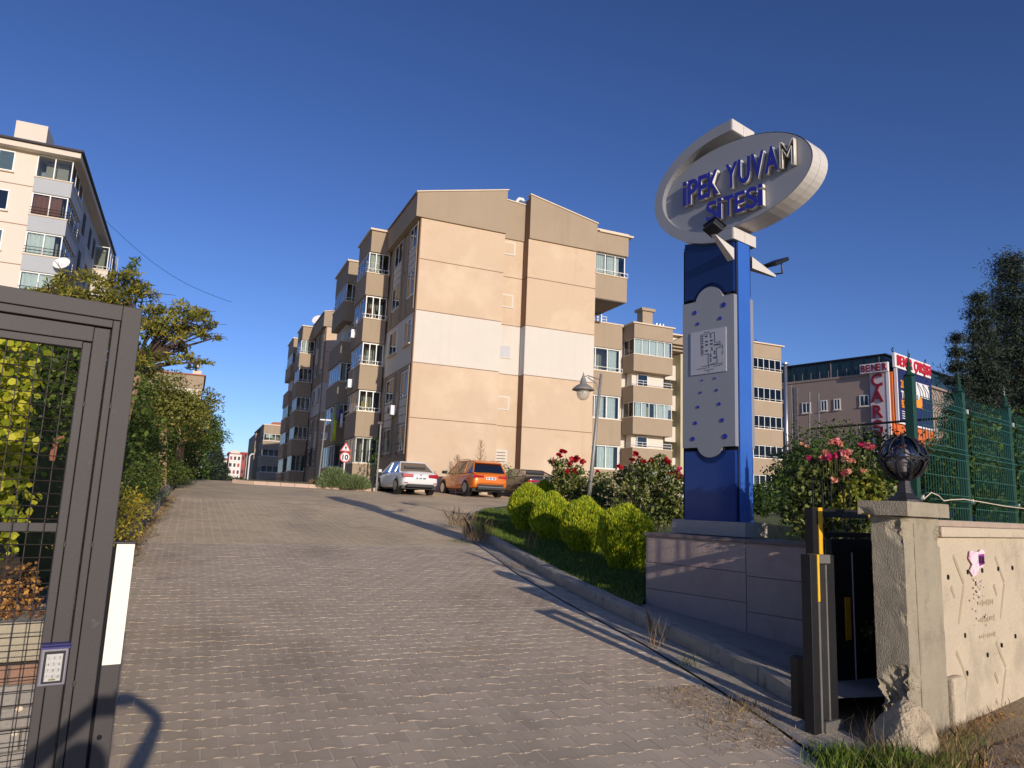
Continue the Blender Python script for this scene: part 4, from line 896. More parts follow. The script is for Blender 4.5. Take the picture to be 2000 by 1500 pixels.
for x, z in ((.86, 1.18), (1.28, 1.21), (1.62, 1.215), (2.02, 1.22), (2.4, 1.22), (.88, .32), (1.14, .40), (1.62, .50), (1.98, .55), (2.35, .6), (1.14, .70)):
    hb.prism([(x+.014*math.cos(i), z+.022*math.sin(i)) for i in range(6)], 'y', .019, .05)
hb.build('fixing_hole', m_black, BW)
sm = MB()
for z in (.94, .80, .66):
    x = 1.47
    while x < 1.86:
        h = random.uniform(.02, .05); sm.box(x, x+random.uniform(.008, .02), .026, .04, z-h*.6, z+h*.5); sm.box(x, x+.03, .0265, .04, z-.006+random.uniform(-.01, .01), z+.006); x += random.uniform(.022, .05)
sm.build('faded_stencil', mat('stencil_faded', (178, 162, 134), .95, .1, 20), BW)
PO = empty('torn_poster', tuple(K+U*1.48+V*.02+Vector((0, 0, 1.30))), AF, 'torn white and pink poster scrap with purple lettering on the beige wall', 'poster')
rnd = random.Random(3)
pl = [(-.19, .02), (-.16, .085), (-.1, .09), (-.03, .075), (.05, .08), (.1, .10), (.16, .09), (.18, .06), (.15, .0), (.12, -.05), (.03, -.06), (-.02, -.11), (-.12, -.13), (-.19, -.08), (-.12, -.03)]
MB().prism(pl, 'y', -.012, -.004).build('paper', mat('poster_paper', (238, 214, 218), .8, .05, 12, stain=(16, (214, 150, 190), .8, .5)), PO)
MB().prism([(.02, .055), (.16, .06), (.14, -.03), (.03, -.045)], 'y', -.015, -.0121).build('print_block', mat('poster_purple', (150, 60, 140), .8, .1, 20), PO)
text_mesh('lettering', 'PATR', .085, .003, mat('poster_ink', (74, 20, 74), .8, .05), PO, Matrix.Translation((.015, -.018, -.02)) @ Matrix.Rotation(math.pi/2, 4, 'X'), bold=.003, sx=.62)
fl = MB()
for i in range(46): x = rnd.gauss(-.02, .09); z = -.14-abs(rnd.gauss(0, .17)); s = rnd.uniform(.006, .02); fl.prism([(x-s, z), (x, z+s*rnd.uniform(.3, 1)), (x+s, z+s*.2), (x+s*.3, z-s*.6)], 'y', -.010, -.005)
fl.build('paper_scraps', mat('paper_scrap', (222, 206, 190), .9, .1, 20), PO)
# mortar lump at the pillar foot
ml = bmesh.new(); bmesh.ops.create_icosphere(ml, subdivisions=5, radius=1)
for v in ml.verts:
    c = v.co.copy(); q = Vector((c.x*.27, c.y*.22, c.z*.42)); q.x += .10*max(0, -c.z)*(1 if c.x > 0 else .3); q.y -= .08*max(0, -c.z)
    q += c*(.05*mnoise.noise(c*1.6)+.012*mnoise.fractal(c*5, 1, 2, 4)); v.co = q
me = bpy.data.meshes.new('mortar_lump'); ml.to_mesh(me); ml.free(); me.materials.append(mat('mortar', (192, 174, 144), .97, .12, 5, .9, 60, stain=(7, (120, 106, 90), .6, .5)))
o = bpy.data.objects.new('mortar_lump', me); COL.objects.link(o); o.location = (4.73, 3.84, -.03); o.scale = (.85, 1, .98); o.rotation_euler = (0, 0, AF); tag(o, 'heap of rough hardened mortar at the foot of the gate pillar', 'mortar heap')

# ---- globe lamp on the pillar
m_iron = mat('cast_iron', (52, 52, 56), .5, .12, 8, .3, 80, metal=.3)
lc = K+U*.25+V*.08
GLm = empty('pillar_lamp', (lc.x, lc.y, 1.766), 0, 'cast iron globe lamp with scalloped cage on the concrete pillar', 'lamp')
MB().lathe([(.12, 0), (.12, .02), (.095, .03), (.06, .07), (.046, .13), (.044, .165), (.07, .18), (.05, .20)], 8).build('base', m_iron, GLm)
gc = .345; gr = .168
prof = [(gr*.985*math.sin(math.radians(a)), gc-gr*.985*math.cos(math.radians(a))) for a in range(18, 181, 9)]; prof[-1] = (.001, gc+gr*.985)
MB().lathe(prof, 28).build('globe', glassmat('smoked_glass', (.62, .60, .62), .10, .05), GLm, smooth=True)
def sp(th, ph, r=gr+.006): th, ph = math.radians(th), math.radians(ph); return (r*math.sin(th)*math.cos(ph), r*math.sin(th)*math.sin(ph), gc+r*math.cos(th))
cg = MB()
for k in range(9):
    p0 = k*40
    cg.tube([sp(4+(78-4)*i/6, p0-18+1.0*i*0) for i in range(7)]+[sp(84, p0-10), sp(87, p0), sp(84, p0+10)]+[sp(78-(74)*i/6, p0+18) for i in range(7)], .0065, 5)
    p1 = p0+20
    cg.tube([sp(162-(162-103)*i/5, p1-18) for i in range(6)]+[sp(97, p1-10), sp(94, p1), sp(97, p1+10)]+[sp(103+(59)*i/5, p1+18) for i in range(6)], .0065, 5)
cg.tube([sp(90.5, i*10) for i in range(37)], .007, 5, cap=False); cg.lathe([(.001, gc+gr-.002), (.03, gc+gr), (.03, gc+gr+.012), (.001, gc+gr+.03)], 10); cg.lathe([(.07, gc-gr*.93), (.08, gc-gr*.88), (.05, gc-gr*.86)], 12)
cg.build('cage', m_iron, GLm, smooth=True)
MB().lathe([(.02, gc-.14), (.022, gc-.05), (.045, gc), (.05, gc+.03), (.035, gc+.065), (.001, gc+.08)], 14).build('bulb', mat('bulb_white', (235, 232, 225), .3, .02), GLm, smooth=True)

# ---- green mesh fence on the wall
m_green = mat('fence_green', (24, 66, 46), .45, .10, 6, coat=.2)
FC = empty('green_fence', tuple(K+V*.17+Vector((0, 0, 1.64))), AF, 'dark green welded mesh fence with looped tops and spiked posts on the boundary wall', 'fence')
fxs = [.66, 1.76, 3.02, 4.2, 5.4, 6.6, 7.8, 9.0]
for i, x in enumerate(fxs):
    pz = MB().box(x-.036, x+.036, -.036, .036, -.02, 1.20).build('post', m_green, FC, bevel=.004)
    MB().lathe([(.05, 1.205), (.028, 1.225), (.016, 1.25), (.024, 1.27), (.014, 1.29), (.02, 1.31), (.009, 1.33), (.001, 1.44)], 6, (x, 0, 0)).build('spike', m_green, pz)
    for z in (.16, 1.0): MB().box(x+.037, x+.055, -.05, -.02, z, z+.04).build('clamp', m_frame, pz)
def wirez():
    return [(0, -.02), (0, .10), (.0, .13), (-.035, .17), (0, .21), (0, .55), (-.035, .59), (0, .63), (0, .93), (-.035, .975), (0, 1.02)]
for i in range(len(fxs)-1):
    pn = MB(); xa, xb = fxs[i]+.05, fxs[i+1]-.05; n = int((xb-xa)/.052); n -= n % 2
    for k in range(n):
        x = xa+(xb-xa)*(k+.5)/n; pn.tube([(x, -.055+y, z) for y, z in wirez()], .0034, 4, cap=False)
        if k % 2 == 0:
            x2 = x+(xb-xa)/n; pn.tube([(x, -.055, 1.02), (x, -.05, 1.08), (x+(x2-x)*.2, -.03, 1.13), ((x+x2)/2, -.02, 1.155), (x+(x2-x)*.8, -.03, 1.13), (x2, -.05, 1.08), (x2, -.055, 1.02)], .0029, 4, cap=False)
    for z, y in ((.0, 0), (.11, 0), (.17, -.035), (.22, 0), (.38, 0), (.54, 0), (.59, -.035), (.64, 0), (.79, 0), (.92, 0), (.975, -.035), (1.03, 0)):
        pn.tube([(xa, -.061+y, z), (xb, -.061+y, z)], .0036, 4, cap=False)
    o = pn.build('mesh_panel', mat('fence_wire', (40, 92, 70), .4, .1, 6, coat=.3), FC, fix=False); o['kind'] = 'stuff'
rp = [tuple(K+U*x+V*.06+Vector((0, 0, z))) for x, z in ((.55, 1.80), (.70, 1.86), (.85, 1.84), (.95, 1.80), (1.1, 1.815), (1.4, 1.83), (1.8, 1.82), (2.4, 1.80), (3.2, 1.79), (4.5, 1.80))]
tag(MB().tube(rp, .0045, 6).build('cable', m_copi, None, smooth=True), 'thin white cable strung along the foot of the green fence', 'cable')

# ---- steel gate furniture at the right side of the drive
m_gate = mat('gate_black', (34, 33, 34), .5, .15, 4, .15, 40, metal=.2); m_yel = mat('tape_yellow', (240, 186, 40), .5, .06, 20, coat=.3); m_yeld = mat('tape_line', (150, 100, 20), .6, .05)
GR = math.radians(12); GDv = Vector((math.cos(GR), math.sin(GR), 0)); GNv = Vector((-math.sin(GR), math.cos(GR), 0))
P0 = Vector((4.28, 4.24, 0))
CP = empty('gate_catch_post', tuple(P0), GR, 'short pair of black steel catch posts with yellow tape beside the pillar', 'gate post')
MB().box(-.03, .055, -.03, .05, -.02, 1.345).build('post', m_gate, CP, bevel=.004); MB().box(.055, .078, -.032, .045, .02, 1.00).build('edge_strip', mat('steel_dull', (120, 116, 110), .6, .15, 8, metal=.3), CP)
MB().box(.055, .080, -.034, .045, 1.005, 1.346).build('yellow_tape', m_yel, CP); MB().box(.081, .225, -.034, .02, 1.28, 1.343).build('cross_plate', mat('steel_dull', (120, 116, 110)), CP)
MB().box(.19, .30, -.02, .05, -.02, 1.34).build('post', m_gate, CP, bevel=.004); MB().box(.17, .189, -.025, .05, .0, 1.27).build('edge_strip', mat('steel_dull', (120, 116, 110)), CP)
MB().box(.08, .30, -.05, -.021, .0, .16).build('foot_plate', mat('steel_dull', (120, 116, 110)), CP)
P1 = P0+GNv*.32
TF = empty('gate_guide_frame', tuple(P1), GR, 'taller black steel guide frame with yellow strip behind the catch posts', 'gate frame')
q = lambda px, py: on_plane(px, py, P1, GDv)
xl, zt_ = q(1580, 991); xy0 = q(1592, 1040)[0]; xy1 = q(1600, 1040)[0]; xr = q(1705, 1000)[0]; zr = q(1650, 1040)[1]
MB().box(xl, xy0, -.03, .04, 0, zt_).build('upright', m_gate, TF); MB().box(xy0+.001, xy1, -.035, .04, 1.2, zt_+.002).build('yellow_tape', m_yel, TF)
MB().box(xy1+.001, xr+.5, -.03, .04, zt_-.075, zt_-.003).build('top_rail', m_gate, TF); MB().box(xy1+.001, xr+.5, -.03, .03, zr-.04, zr).build('mid_rail', m_gate, TF)
MB().box(q(1687, 1003)[0], q(1691, 1003)[0], -.036, .0, zt_-.07, zt_-.01).build('yellow_tape', m_yel, TF)
P2 = P0+GNv*.55
q = lambda px, py: on_plane(px, py, P2, GDv)
x0_, zt2 = q(1618, 1052); x1_, _ = q(1656, 1052)
LF = empty('parked_gate_leaf', tuple(P2), GR, 'black sheet metal gate leaf slid back behind the pillar, with yellow striped tape', 'gate')
MB().box(x0_, x1_, -.03, .03, .05, zt2).build('stile', m_gate, LF, bevel=.004); MB().box(x1_+.001, 3.2, -.03, .03, zt2-.1, zt2).build('top_rail', m_gate, LF); MB().box(x1_+.001, 3.2, -.01, .01, -.15, zt2-.101).build('sheet_panel', mat('sheet_black', (14, 14, 18), .6, .1), LF)
MB().box(x1_-.006, x1_+.006, -.036, -.031, .1, zt2-.12).build('edge_bead', m_frame, LF)
xt0, zt0 = q(1643, 1166); xt1, zt1 = q(1656, 1248)
tp = MB().box(xt0, xt1, -.036, -.031, zt1, zt0).build('striped_tape', m_yel, LF)
for k in range(3): xx = xt0+(xt1-xt0)*(k+1)/4; MB().box(xx-.003, xx+.003, -.038, -.0361, zt1, zt0).build('tape_line', m_yeld, tp)
sp_ = MB()
for px in (1588, 1607, 1624, 1648, 1660): b = at_D(px, 990, 7.9); sp_.tube([(b.x, b.y, 1.1), (b.x, b.y, 1.86), (b.x, b.y, 2.04)], [.008, .008, .001], 5)
tag(sp_.build('picket_row', m_gate), 'row of thin dark pointed rods rising before the pink rose bush', 'railing')
bx = at_D(1572, 1300, 6.35)
GMo = empty('gate_motor', (bx.x, bx.y, 0), GR, 'small black gate motor box with a white dot left of the catch posts', 'motor box')
MB().box(-.045, .05, -.08, .1, 0, .55).build('housing', m_gate, GMo, bevel=.01); MB().lathe([(.012, 0), (.014, .01), (.001, .02)], 8, (-.02, -.085, .56)).build('indicator', m_frame, GMo)

# ---- sliding gate at the left
m_gg = mat('gate_greybrown', (66, 61, 59), .6, .07, 2.5, .06, 140, stain=(14, (120, 112, 106), .5, .64)); m_wire = mat('mesh_wire', (58, 50, 46), .6, .15, 20, metal=.4)
GP = Vector((-.257, 3.276, 0))
GT = empty('sliding_gate', tuple(GP), GR, 'grey brown steel gate with wire mesh and keypad at the left edge', 'gate')
XLf = -3.4
for nm, a, b, y0, y1 in (('stile', -.070, 0, -.03, .03), ('stile', -.098, -.0725, -.026, .03), ('stile', -.158, -.1025, -.012, .03), ('stile', -.190, -.1605, -.008, .03)):
    zt_ = {-.070: 2.345, -.098: 2.281, -.158: 2.245, -.190: 2.181}[a]
    MB().box(a, b, y0, y1, .06, zt_).build(nm, m_gg, GT, bevel=.0025)
for a, b, y0, y1, xe in ((2.283, 2.345, -.03, .03, -.0705), (2.25, 2.2805, -.026, .03, -.099), (2.186, 2.246, -.012, .03, -.159), (2.155, 2.1835, -.008, .03, -.191)):
    MB().box(XLf, xe, y0, y1, a, b).build('top_rail', m_gg, GT, bevel=.0025)
MB().box(XLf, -.1015, .0, .028, 2.2465, 2.2495).build('gap', m_black, GT)
ws = MB()
for a in (-.0713, -.1593): 
    for z in (.9, 1.4, 1.93): ws.lathe([(.004, 0), (.005, .012), (.001, .02)], 6, (a, -.031 if a > -.1 else -.012, z))
ws.build('weld_bead', m_gg, GT)
MB().box(XLf, -.19, .035, .065, 1.452, 1.484).build('mesh_rail', m_gg, GT); MB().box(XLf, -.19, -.01, .03, .06, .14).build('bottom_rail', m_gg, GT)
wv = MB().tube([(0, .0, .14), (0, .0, 2.155)], .0021, 5).build('wire', m_wire, GT, fix=False, loc=(-.2325, .012, 0))
x = -.2325-.0502
while x > XLf: dup_mesh(wv, GT, (x, .012+random.uniform(-.001, .001), 0), (0, random.gauss(0, .0008), 0)); x -= .0502
wh = MB().tube([(XLf, 0, 0), (-.190, 0, 0)], .0021, 5).build('wire', m_wire, GT, fix=False, loc=(0, .007, .19)); z = .19+.0468
while z < 2.14: dup_mesh(wh, GT, (0, .007, z), (0, random.gauss(0, .0006), 0)); z += .0468
MB().box(.0125, .0775, -.02, .03, .0, 1.413).build('end_channel', m_gg, GT, bevel=.003)
MB().box(.0005, .012, -.01, .02, .0, 1.40).build('gap', m_black, GT)
MB().box(.0135, .0765, -.0235, -.0203, .964, 1.411).build('reflective_tape', mat('tape_reflective', (255, 250, 232), .28, .02, coat=1.0), GT)
MB().box(-.002, .078, -.0235, .03, 1.4135, 1.419).build('channel_lid', m_gg, GT)
MB().lathe([(.009, 0), (.009, .004), (.004, .006)], 12).build('bolt', m_black, GT, loc=None)
bo = bpy.data.objects['bolt']; bo.rotation_euler = (math.pi/2, 0, 0); bo.location = (.035, -.021, .706)
# keypad
m_kp = mat('keypad_chrome', (186, 184, 196), .25, .05, metal=.7); m_kd = mat('keypad_black', (28, 26, 30), .4, .05); m_kb = mat('keypad_button', (196, 194, 190), .4, .05, metal=.3)
kp = MB().box(-.188, -.101, -.034, -.012, .908, 1.052).build('keypad', m_kp, GT, bevel=.005)
MB().box(-.178, -.111, -.0365, -.0342, .918, 1.030).build('face_plate', m_kd, kp); MB().box(-.170, -.119, -.0385, -.0367, .926, 1.020).build('button_plate', m_kb, kp)
MB().prism([(-.036, 1.053), (-.036, 1.044), (-.05, 1.040), (-.05, 1.046), (-.012, 1.058)], 'x', -.19, -.099).build('rain_hood', mat('hood_blue', (86, 84, 140), .3, .05, metal=.5), kp)
dg = bmesh.new(); lab = ['1', '2', '3', '4', '5', '6', '7', '8', '9', '*', '0', '#']
for k in range(12):
    cx_, cz_ = -.1615+(k % 3)*.0170, 1.0075-(k//3)*.0215
    MB().box(cx_-.0062, cx_+.0062, -.0415, -.0387, cz_-.0075, cz_+.0075).build('button', m_kb, kp, bevel=.001)
    text_mesh('digit', lab[k], .013, .0006, m_kd, kp, Matrix.Translation((cx_-.004, -.0420, cz_-.0045)) @ Matrix.Rotation(math.pi/2, 4, 'X'))
MB().box(-.155, -.135, -.0405, -.0387, .929, .934).build('status_light', mat('led_olive', (120, 120, 60), .5), kp)

# ---- low stone faced wall behind the gate
LWp = GP+GNv*.42
LW = empty('garden_wall', tuple(LWp), GR, 'low stone faced garden wall with pale cap seen through the gate mesh', 'wall')
ql = lambda px, py: on_plane(px, py, LWp, GDv)[1]
zc1, zc0 = ql(40, 1215), ql(40, 1293)
MB().box(-3.2, -.03, .012, .5, -.1, zc0-.01).build('core', mat('mortar_grey', (110, 104, 98), .95, .1, 6), LW)
MB().box(-3.2, -.02, .0, .55, zc0, zc1).build('cap', mat('cap_cream', (172, 162, 140), .9, .08, 4, .5, 60, stain=(8, (150, 132, 100), .5, .55)), LW, bevel=.01)
m_blk = mat('stone_block_grey', (150, 144, 136), .9, .1, 5, .6, 60, obj=.14); m_blkb = mat('stone_block_brown', (150, 116, 96), .9, .1, 5, .6, 60, obj=.1)
zr = zc0-.012; row = 0
while zr > .02:
    h = .085 if row else .08; x = -.03-(row % 2)*.05
    while x > -1.6:
        w_ = random.uniform(.09, .14); MB().box(x-w_+.006, x, -.004+random.uniform(-.004, .004), .011, zr-h+.006, zr).build('stone', m_blkb if row < 1 else m_blk, LW, bevel=.006); x -= w_
    zr -= h; row += 1
for px, py in ((38, 1384), (28, 1432)):
    t, z = on_plane(px, py, LWp, GDv)
    pb = bmesh.new(); bmesh.ops.create_icosphere(pb, subdivisions=2, radius=.014); me = bpy.data.meshes.new('pebble'); pb.to_mesh(me); pb.free(); me.materials.append(m_copi)
    o = bpy.data.objects.new('pebble', me); COL.objects.link(o); o.parent = LW; o.location = (t, -.006, z); o.scale = (1, .5, .8)

# ---- lamps, poles, road sign
m_lampm = mat('lamp_grey', (150, 146, 140), .5, .08, 6, metal=.3)
frost = mat('frosted_globe', (206, 200, 188), .3, .03); frost.node_tree.nodes['Principled BSDF'].inputs['Alpha'].default_value = .5
SLm = empty('street_lamp', (8.29, 14.84, .80), 0, 'leaning grey garden lamp with bell shade behind the yellow shrubs', 'street lamp')
tx, ty, tz = .26, -.15, 3.94
MB().lathe([(.09, 0), (.09, .04), (.065, .1), (.055, .9)], 12).build('foot', m_lampm, SLm)
MB().tube([(0, 0, 0), (tx*.5, ty*.5, tz*.5), (tx, ty, tz)], [.055, .045, .032], 10).build('pole', m_lampm, SLm, smooth=True)
hx, hy, hz = -.10, .05, 3.60
MB().tube([(tx*.95, ty*.95, 3.80), (hx+.12, hy, 3.90), (hx, hy, 3.86)], .014, 6).build('arm', m_lampm, SLm); MB().tube([(tx*.9, ty*.9, 3.45), (tx*.8-.06, ty*.8, 3.7), (hx+.12, hy, 3.86)], .012, 6).build('brace', m_lampm, SLm)
MB().lathe([(.26, hz-.06), (.262, hz-.045), (.17, hz+.04), (.085, hz+.09), (.06, hz+.2), (.03, hz+.26), (.012, hz+.34), (.001, hz+.38)], 20, (hx, hy, 0)).build('shade', m_lampm, SLm, smooth=True)
MB().lathe([(.001, hz-.30), (.07, hz-.285), (.12, hz-.24), (.15, hz-.17), (.155, hz-.10), (.14, hz-.062)], 20, (hx, hy, 0)).build('globe', frost, SLm, smooth=True)
MB().lathe([(.02, hz-.06), (.03, hz-.13), (.02, hz-.17), (.001, hz-.18)], 10, (hx, hy, 0)).build('bulb', m_frame, SLm)
a = at_D(735, 955, 35); b = at_D(738, 828, 35)
PLm = empty('camera_pole', (a.x, a.y, G(a.y)), 0, 'slim grey pole with a small dark head left of the white saloon', 'pole'); hgt_ = b.z-G(a.y)
MB().tube([(0, 0, 0), (0, 0, hgt_)], [.05, .038], 8).build('pole', m_lampm, PLm); MB().box(-.17, .05, -.1, .06, hgt_-.02, hgt_+.1).build('head', m_fl, PLm)
a = at_D(621, 950, 45); b = at_D(629, 822, 45)
PL2 = empty('double_lamp_pole', (a.x, a.y, G(a.y)), 0, 'slim grey pole with two white lamp heads in front of the shaded block', 'street lamp'); h2 = b.z-G(a.y)
MB().tube([(0, 0, 0), (.12, 0, h2)], [.05, .04], 8).build('pole', m_lampm, PL2)
for s in (-1, 1): MB().box(.12+s*.02, .12+s*.32, -.1, .1, h2+.03, h2+.1).build('lamp_head', m_frame, PL2)
a = at_D(482, 950, 70); PL3 = empty('far_lamp_pole', (a.x, a.y, G(a.y)), 0, 'distant pale pole with curved head at the end of the drive', 'street lamp'); h3 = 1.62+3.4-G(a.y)
MB().tube([(0, 0, 0), (0, 0, h3), (.12, 0, h3+.2), (.35, 0, h3+.22)], .06, 6).build('pole', m_frame, PL3)
RS = empty('road_sign', (6.6, 35.35, G(35.35)+.1), 0, 'triangular pedestrian warning sign above a round 10 limit sign on one post', 'road sign')
zz = lambda py: at_D(673, py, 36).z-G(35.35)-.1
MB().tube([(0, 0, 0), (0, 0, zz(873))], .035, 8).build('post', m_frame, RS)
m_sr = mat('sign_red', (196, 40, 44), .5, .04)
c2 = zz(893); r2 = .255
cd_ = MB().prism([(r2*math.cos(i*math.pi/12), c2+r2*math.sin(i*math.pi/12)) for i in range(24)], 'y', -.06, -.045).build('speed_disc', m_sr, RS)
MB().prism([(r2*.78*math.cos(i*math.pi/12), c2+r2*.78*math.sin(i*math.pi/12)) for i in range(24)], 'y', -.064, -.061).build('disc_face', m_signw, cd_)
text_mesh('number', '10', .34, .004, m_black, cd_, Matrix.Translation((-.19, -.067, c2-.12)) @ Matrix.Rotation(math.pi/2, 4, 'X'), bold=.012)
c3 = zz(882); tr = MB().prism([(-.27, c3), (.27, c3), (0, c3+.46)], 'y', -.06, -.045).build('warning_triangle', m_sr, RS)
MB().prism([(-.18, c3+.05), (.18, c3+.05), (0, c3+.36)], 'y', -.064, -.061).build('triangle_face', m_signw, tr)
pg = MB().prism([(-.02, c3+.08), (.0, c3+.17), (.03, c3+.08), (.05, c3+.08), (.02, c3+.2), (.04, c3+.16), (.06, c3+.17), (.02, c3+.25), (-.03, c3+.25), (-.05, c3+.16), (-.02, c3+.2), (-.05, c3+.08)], 'y', -.068, -.065); pg.build('pedestrian_symbol', m_black, tr)
# overhead cable to the pale building
wp = []
for i in range(21):
    t = i/20; px, py = 205+t*(452-205), 430+t*(590-430)+26*math.sin(math.pi*t)*.9
    wp.append(at_D(px, py, 66-t*20))
ex = at_D(200, 420, 68); wp = [ex]+wp
tag(MB().tube(wp, .014, 4).build('overhead_cable', m_blackmetal), 'thin dark overhead cable sagging from the pale building across the sky', 'cable')
# sidewalk in front of the boundary wall
m_side = mat('sidewalk_slab', (150, 134, 118), .92, .12, 3, .7, 50, obj=.08, stain=(5, (120, 104, 86), .6, .5))
pv = []; 
sw = empty('sidewalk', tuple(K), AF); tag(sw, kind='structure')
base = MB().box(.2, 14, -4.5, .028, -.20, -.012).build('bed', mat('sidewalk_dust', (158, 136, 104), .95, .2, 5, .8, 40, stain=(9, (120, 110, 60), .6, .55)), sw)
for j in range(9):
    for i in range(14):
        x, y = .35+i*.62+(.3 if j % 2 else 0), -.52-j*.42
        if y > -.3: continue
        o = MB().box(-.29, .29, -.19, .19, -.05, .012).build('slab', m_side, sw, bevel=.006); o.location = (x, y, random.uniform(-.006, .006)); o.rotation_euler = (random.gauss(0, .012), random.gauss(0, .012), random.gauss(0, .02))
# ================================================================== VEGETATION
def leafmat(name, a, b, transl=.25, rough=.6): return mat(name, a, rough, .0, 3, isl=1.0, hue2=b, transl=transl, spec=.3)
m_stem = mat('rose_stem', (92, 90, 48), .8, .2, 6); m_bark = mat('bark', (164, 134, 100), .95, .2, 6, 1.2, 30, stretch=(1, 1, .25)); m_barkd = mat('bark_dark', (74, 60, 50), .95, .2, 6, .8, 30)
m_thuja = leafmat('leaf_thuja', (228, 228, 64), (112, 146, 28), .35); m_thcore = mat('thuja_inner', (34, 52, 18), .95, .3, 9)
m_rose = leafmat('leaf_rose', (152, 158, 84), (44, 62, 30), .25, .45); m_rosey = leafmat('leaf_rose_yellow', (176, 168, 62), (84, 110, 34), .3)
m_tree = leafmat('leaf_olive', (172, 160, 62), (74, 88, 34), .3); m_treed = leafmat('leaf_green', (104, 120, 48), (48, 66, 28), .25)
m_ivy = leafmat('leaf_ivy_yellow', (214, 208, 66), (104, 126, 30), .35, .5); m_ivyd = leafmat('leaf_hedge_dark', (96, 124, 44), (34, 52, 22), .2)
m_conif = leafmat('needles_dark', (78, 92, 74), (14, 24, 24), .1, .7); m_deep = leafmat('leaf_deep', (66, 82, 38), (22, 34, 18), .2); m_mid = leafmat('leaf_midgreen', (156, 152, 72), (60, 74, 32), .25); m_jun = leafmat('needles_juniper', (150, 160, 112), (84, 108, 62), .2)  # needles_dark: shade on the spruces is put into the darker tones
m_yel2 = leafmat('leaf_yellow_shrub', (196, 170, 60), (124, 128, 44), .3); m_dry = leafmat('dry_stems', (178, 152, 112), (112, 92, 62), .1, .9); m_grass = leafmat('grass_blade', (138, 156, 60), (56, 86, 32), .2)
m_litter = leafmat('leaf_litter', (214, 160, 84), (112, 70, 42), .1, .9)
def crown(parent, name, blobs, dens, size, m, aspect=.5, shell=.45, hexa=False, up=.0, jitter=1.0):
    C_, A_ = [], []
    for c, r in blobs:
        r = (r, r, r*.8) if not isinstance(r, tuple) else r
        n = max(20, int(dens*(r[0]*r[1]*r[2])**(2/3)))
        p, d = blob_pts(c, r, n, shell); C_.append(p); A_.append(d+np.array([[0, 0, up]]))
    C_ = np.concatenate(C_); A_ = np.concatenate(A_); A_ /= np.linalg.norm(A_, axis=1)[:, None]
    return leaves(name, C_, size, m, parent, aspect, A_, jitter, hexa)
def limbs(mb, base, tops, r0, r1=.012, bend=.15):
    for t in tops:
        b = Vector(base); t = Vector(t); L_ = (t-b).length; pts = []; rs = []
        for i in range(6):
            s = i/5; p = b.lerp(t, s)+Vector((random.uniform(-1, 1), random.uniform(-1, 1), 0))*bend*L_*.12*math.sin(math.pi*s)+Vector((0, 0, .12*L_*math.sin(math.pi*s)*bend*2)); pts.append(p); rs.append(r0+(r1-r0)*s**.7)
        mb.tube(pts, rs, 6)

# --- clipped golden thuja balls
def thuja(c, rx, rz, label, n=13000):
    z0 = G(c[1])+.12; T = empty('thuja_ball', (c[0], c[1], z0), 0, label, 'shrub', 'clipped golden thuja balls along the kerb')
    zc = c[2]-z0
    bm = bmesh.new(); bmesh.ops.create_icosphere(bm, subdivisions=3, radius=1)
    for v in bm.verts: v.co = Vector((v.co.x*rx*.80, v.co.y*rx*.80, v.co.z*rz*.82))*(1+.06*mnoise.noise(v.co*3+Vector(c)))+Vector((0, 0, zc))
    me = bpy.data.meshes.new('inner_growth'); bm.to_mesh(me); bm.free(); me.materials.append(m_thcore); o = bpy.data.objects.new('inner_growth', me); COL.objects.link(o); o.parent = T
    d = rnd_unit(n); d[:, 2] = np.where(d[:, 2] < -.75, -d[:, 2], d[:, 2])
    f = 1+.05*np.sin(d[:, 0]*7+c[0])+.05*np.sin(d[:, 2]*6+d[:, 1]*5+c[1]*3)+rng.normal(0, .022, n)
    p = d*np.array([rx, rx, rz])*f[:, None]*(.80+.2*rng.random(n)[:, None]**.4)+np.array([0, 0, zc])
    ax = d*.55+np.array([0, 0, 1.0]); ax /= np.linalg.norm(ax, axis=1)[:, None]
    leaves('foliage', p, .075, m_thuja, T, .24, ax, .16, normal=np.cross(ax, rnd_unit(n)), nj=.5)
    m_ = n//3; an = rng.random(m_)*6.283; hh = rng.random(m_)*max(.05, zc-rz*.35); rr = rx*(.55+.40*(hh/max(.05, zc-rz*.35)))*(.8+.2*rng.random(m_))
    ps = np.stack([rr*np.cos(an), rr*np.sin(an), hh], 1); axs = np.stack([np.cos(an)*.4, np.sin(an)*.4, np.ones(m_)], 1); leaves('lower_foliage', ps, .06, m_thuja, T, .34, axs/np.linalg.norm(axs, axis=1)[:, None], .25)
    s = MB()
    for i in range(5): a = i*1.3; s.tube([(.05*math.cos(a), .05*math.sin(a), 0), (.22*rx*math.cos(a), .22*rx*math.sin(a), zc*.7)], [.03, .015], 5)
    s.build('stem', m_barkd, T)
def tb(px, yt, yb, D, wpx, label):
    a = at_D(px, yt, D); b = at_D(px, yb, D); rz = (a.z-b.z)*.5; thuja((a.x, a.y, a.z-rz), wpx*D/1428*.5*1.0, rz, label)
tb(1222, 990, 1092, 12.9, 104, 'nearest golden thuja ball, the largest, beside the plum retaining wall')
tb(1143, 975, 1080, 15.0, 88, 'second golden thuja ball from the retaining wall')
tb(1080, 964, 1058, 16.9, 82, 'third golden thuja ball from the retaining wall')
tb(1034, 946, 1036, 18.4, 74, 'farthest golden thuja ball in the row, next to the dry grass')
tb(1064, 940, 1010, 20.0, 50, 'golden thuja ball half hidden behind the far end of the row')

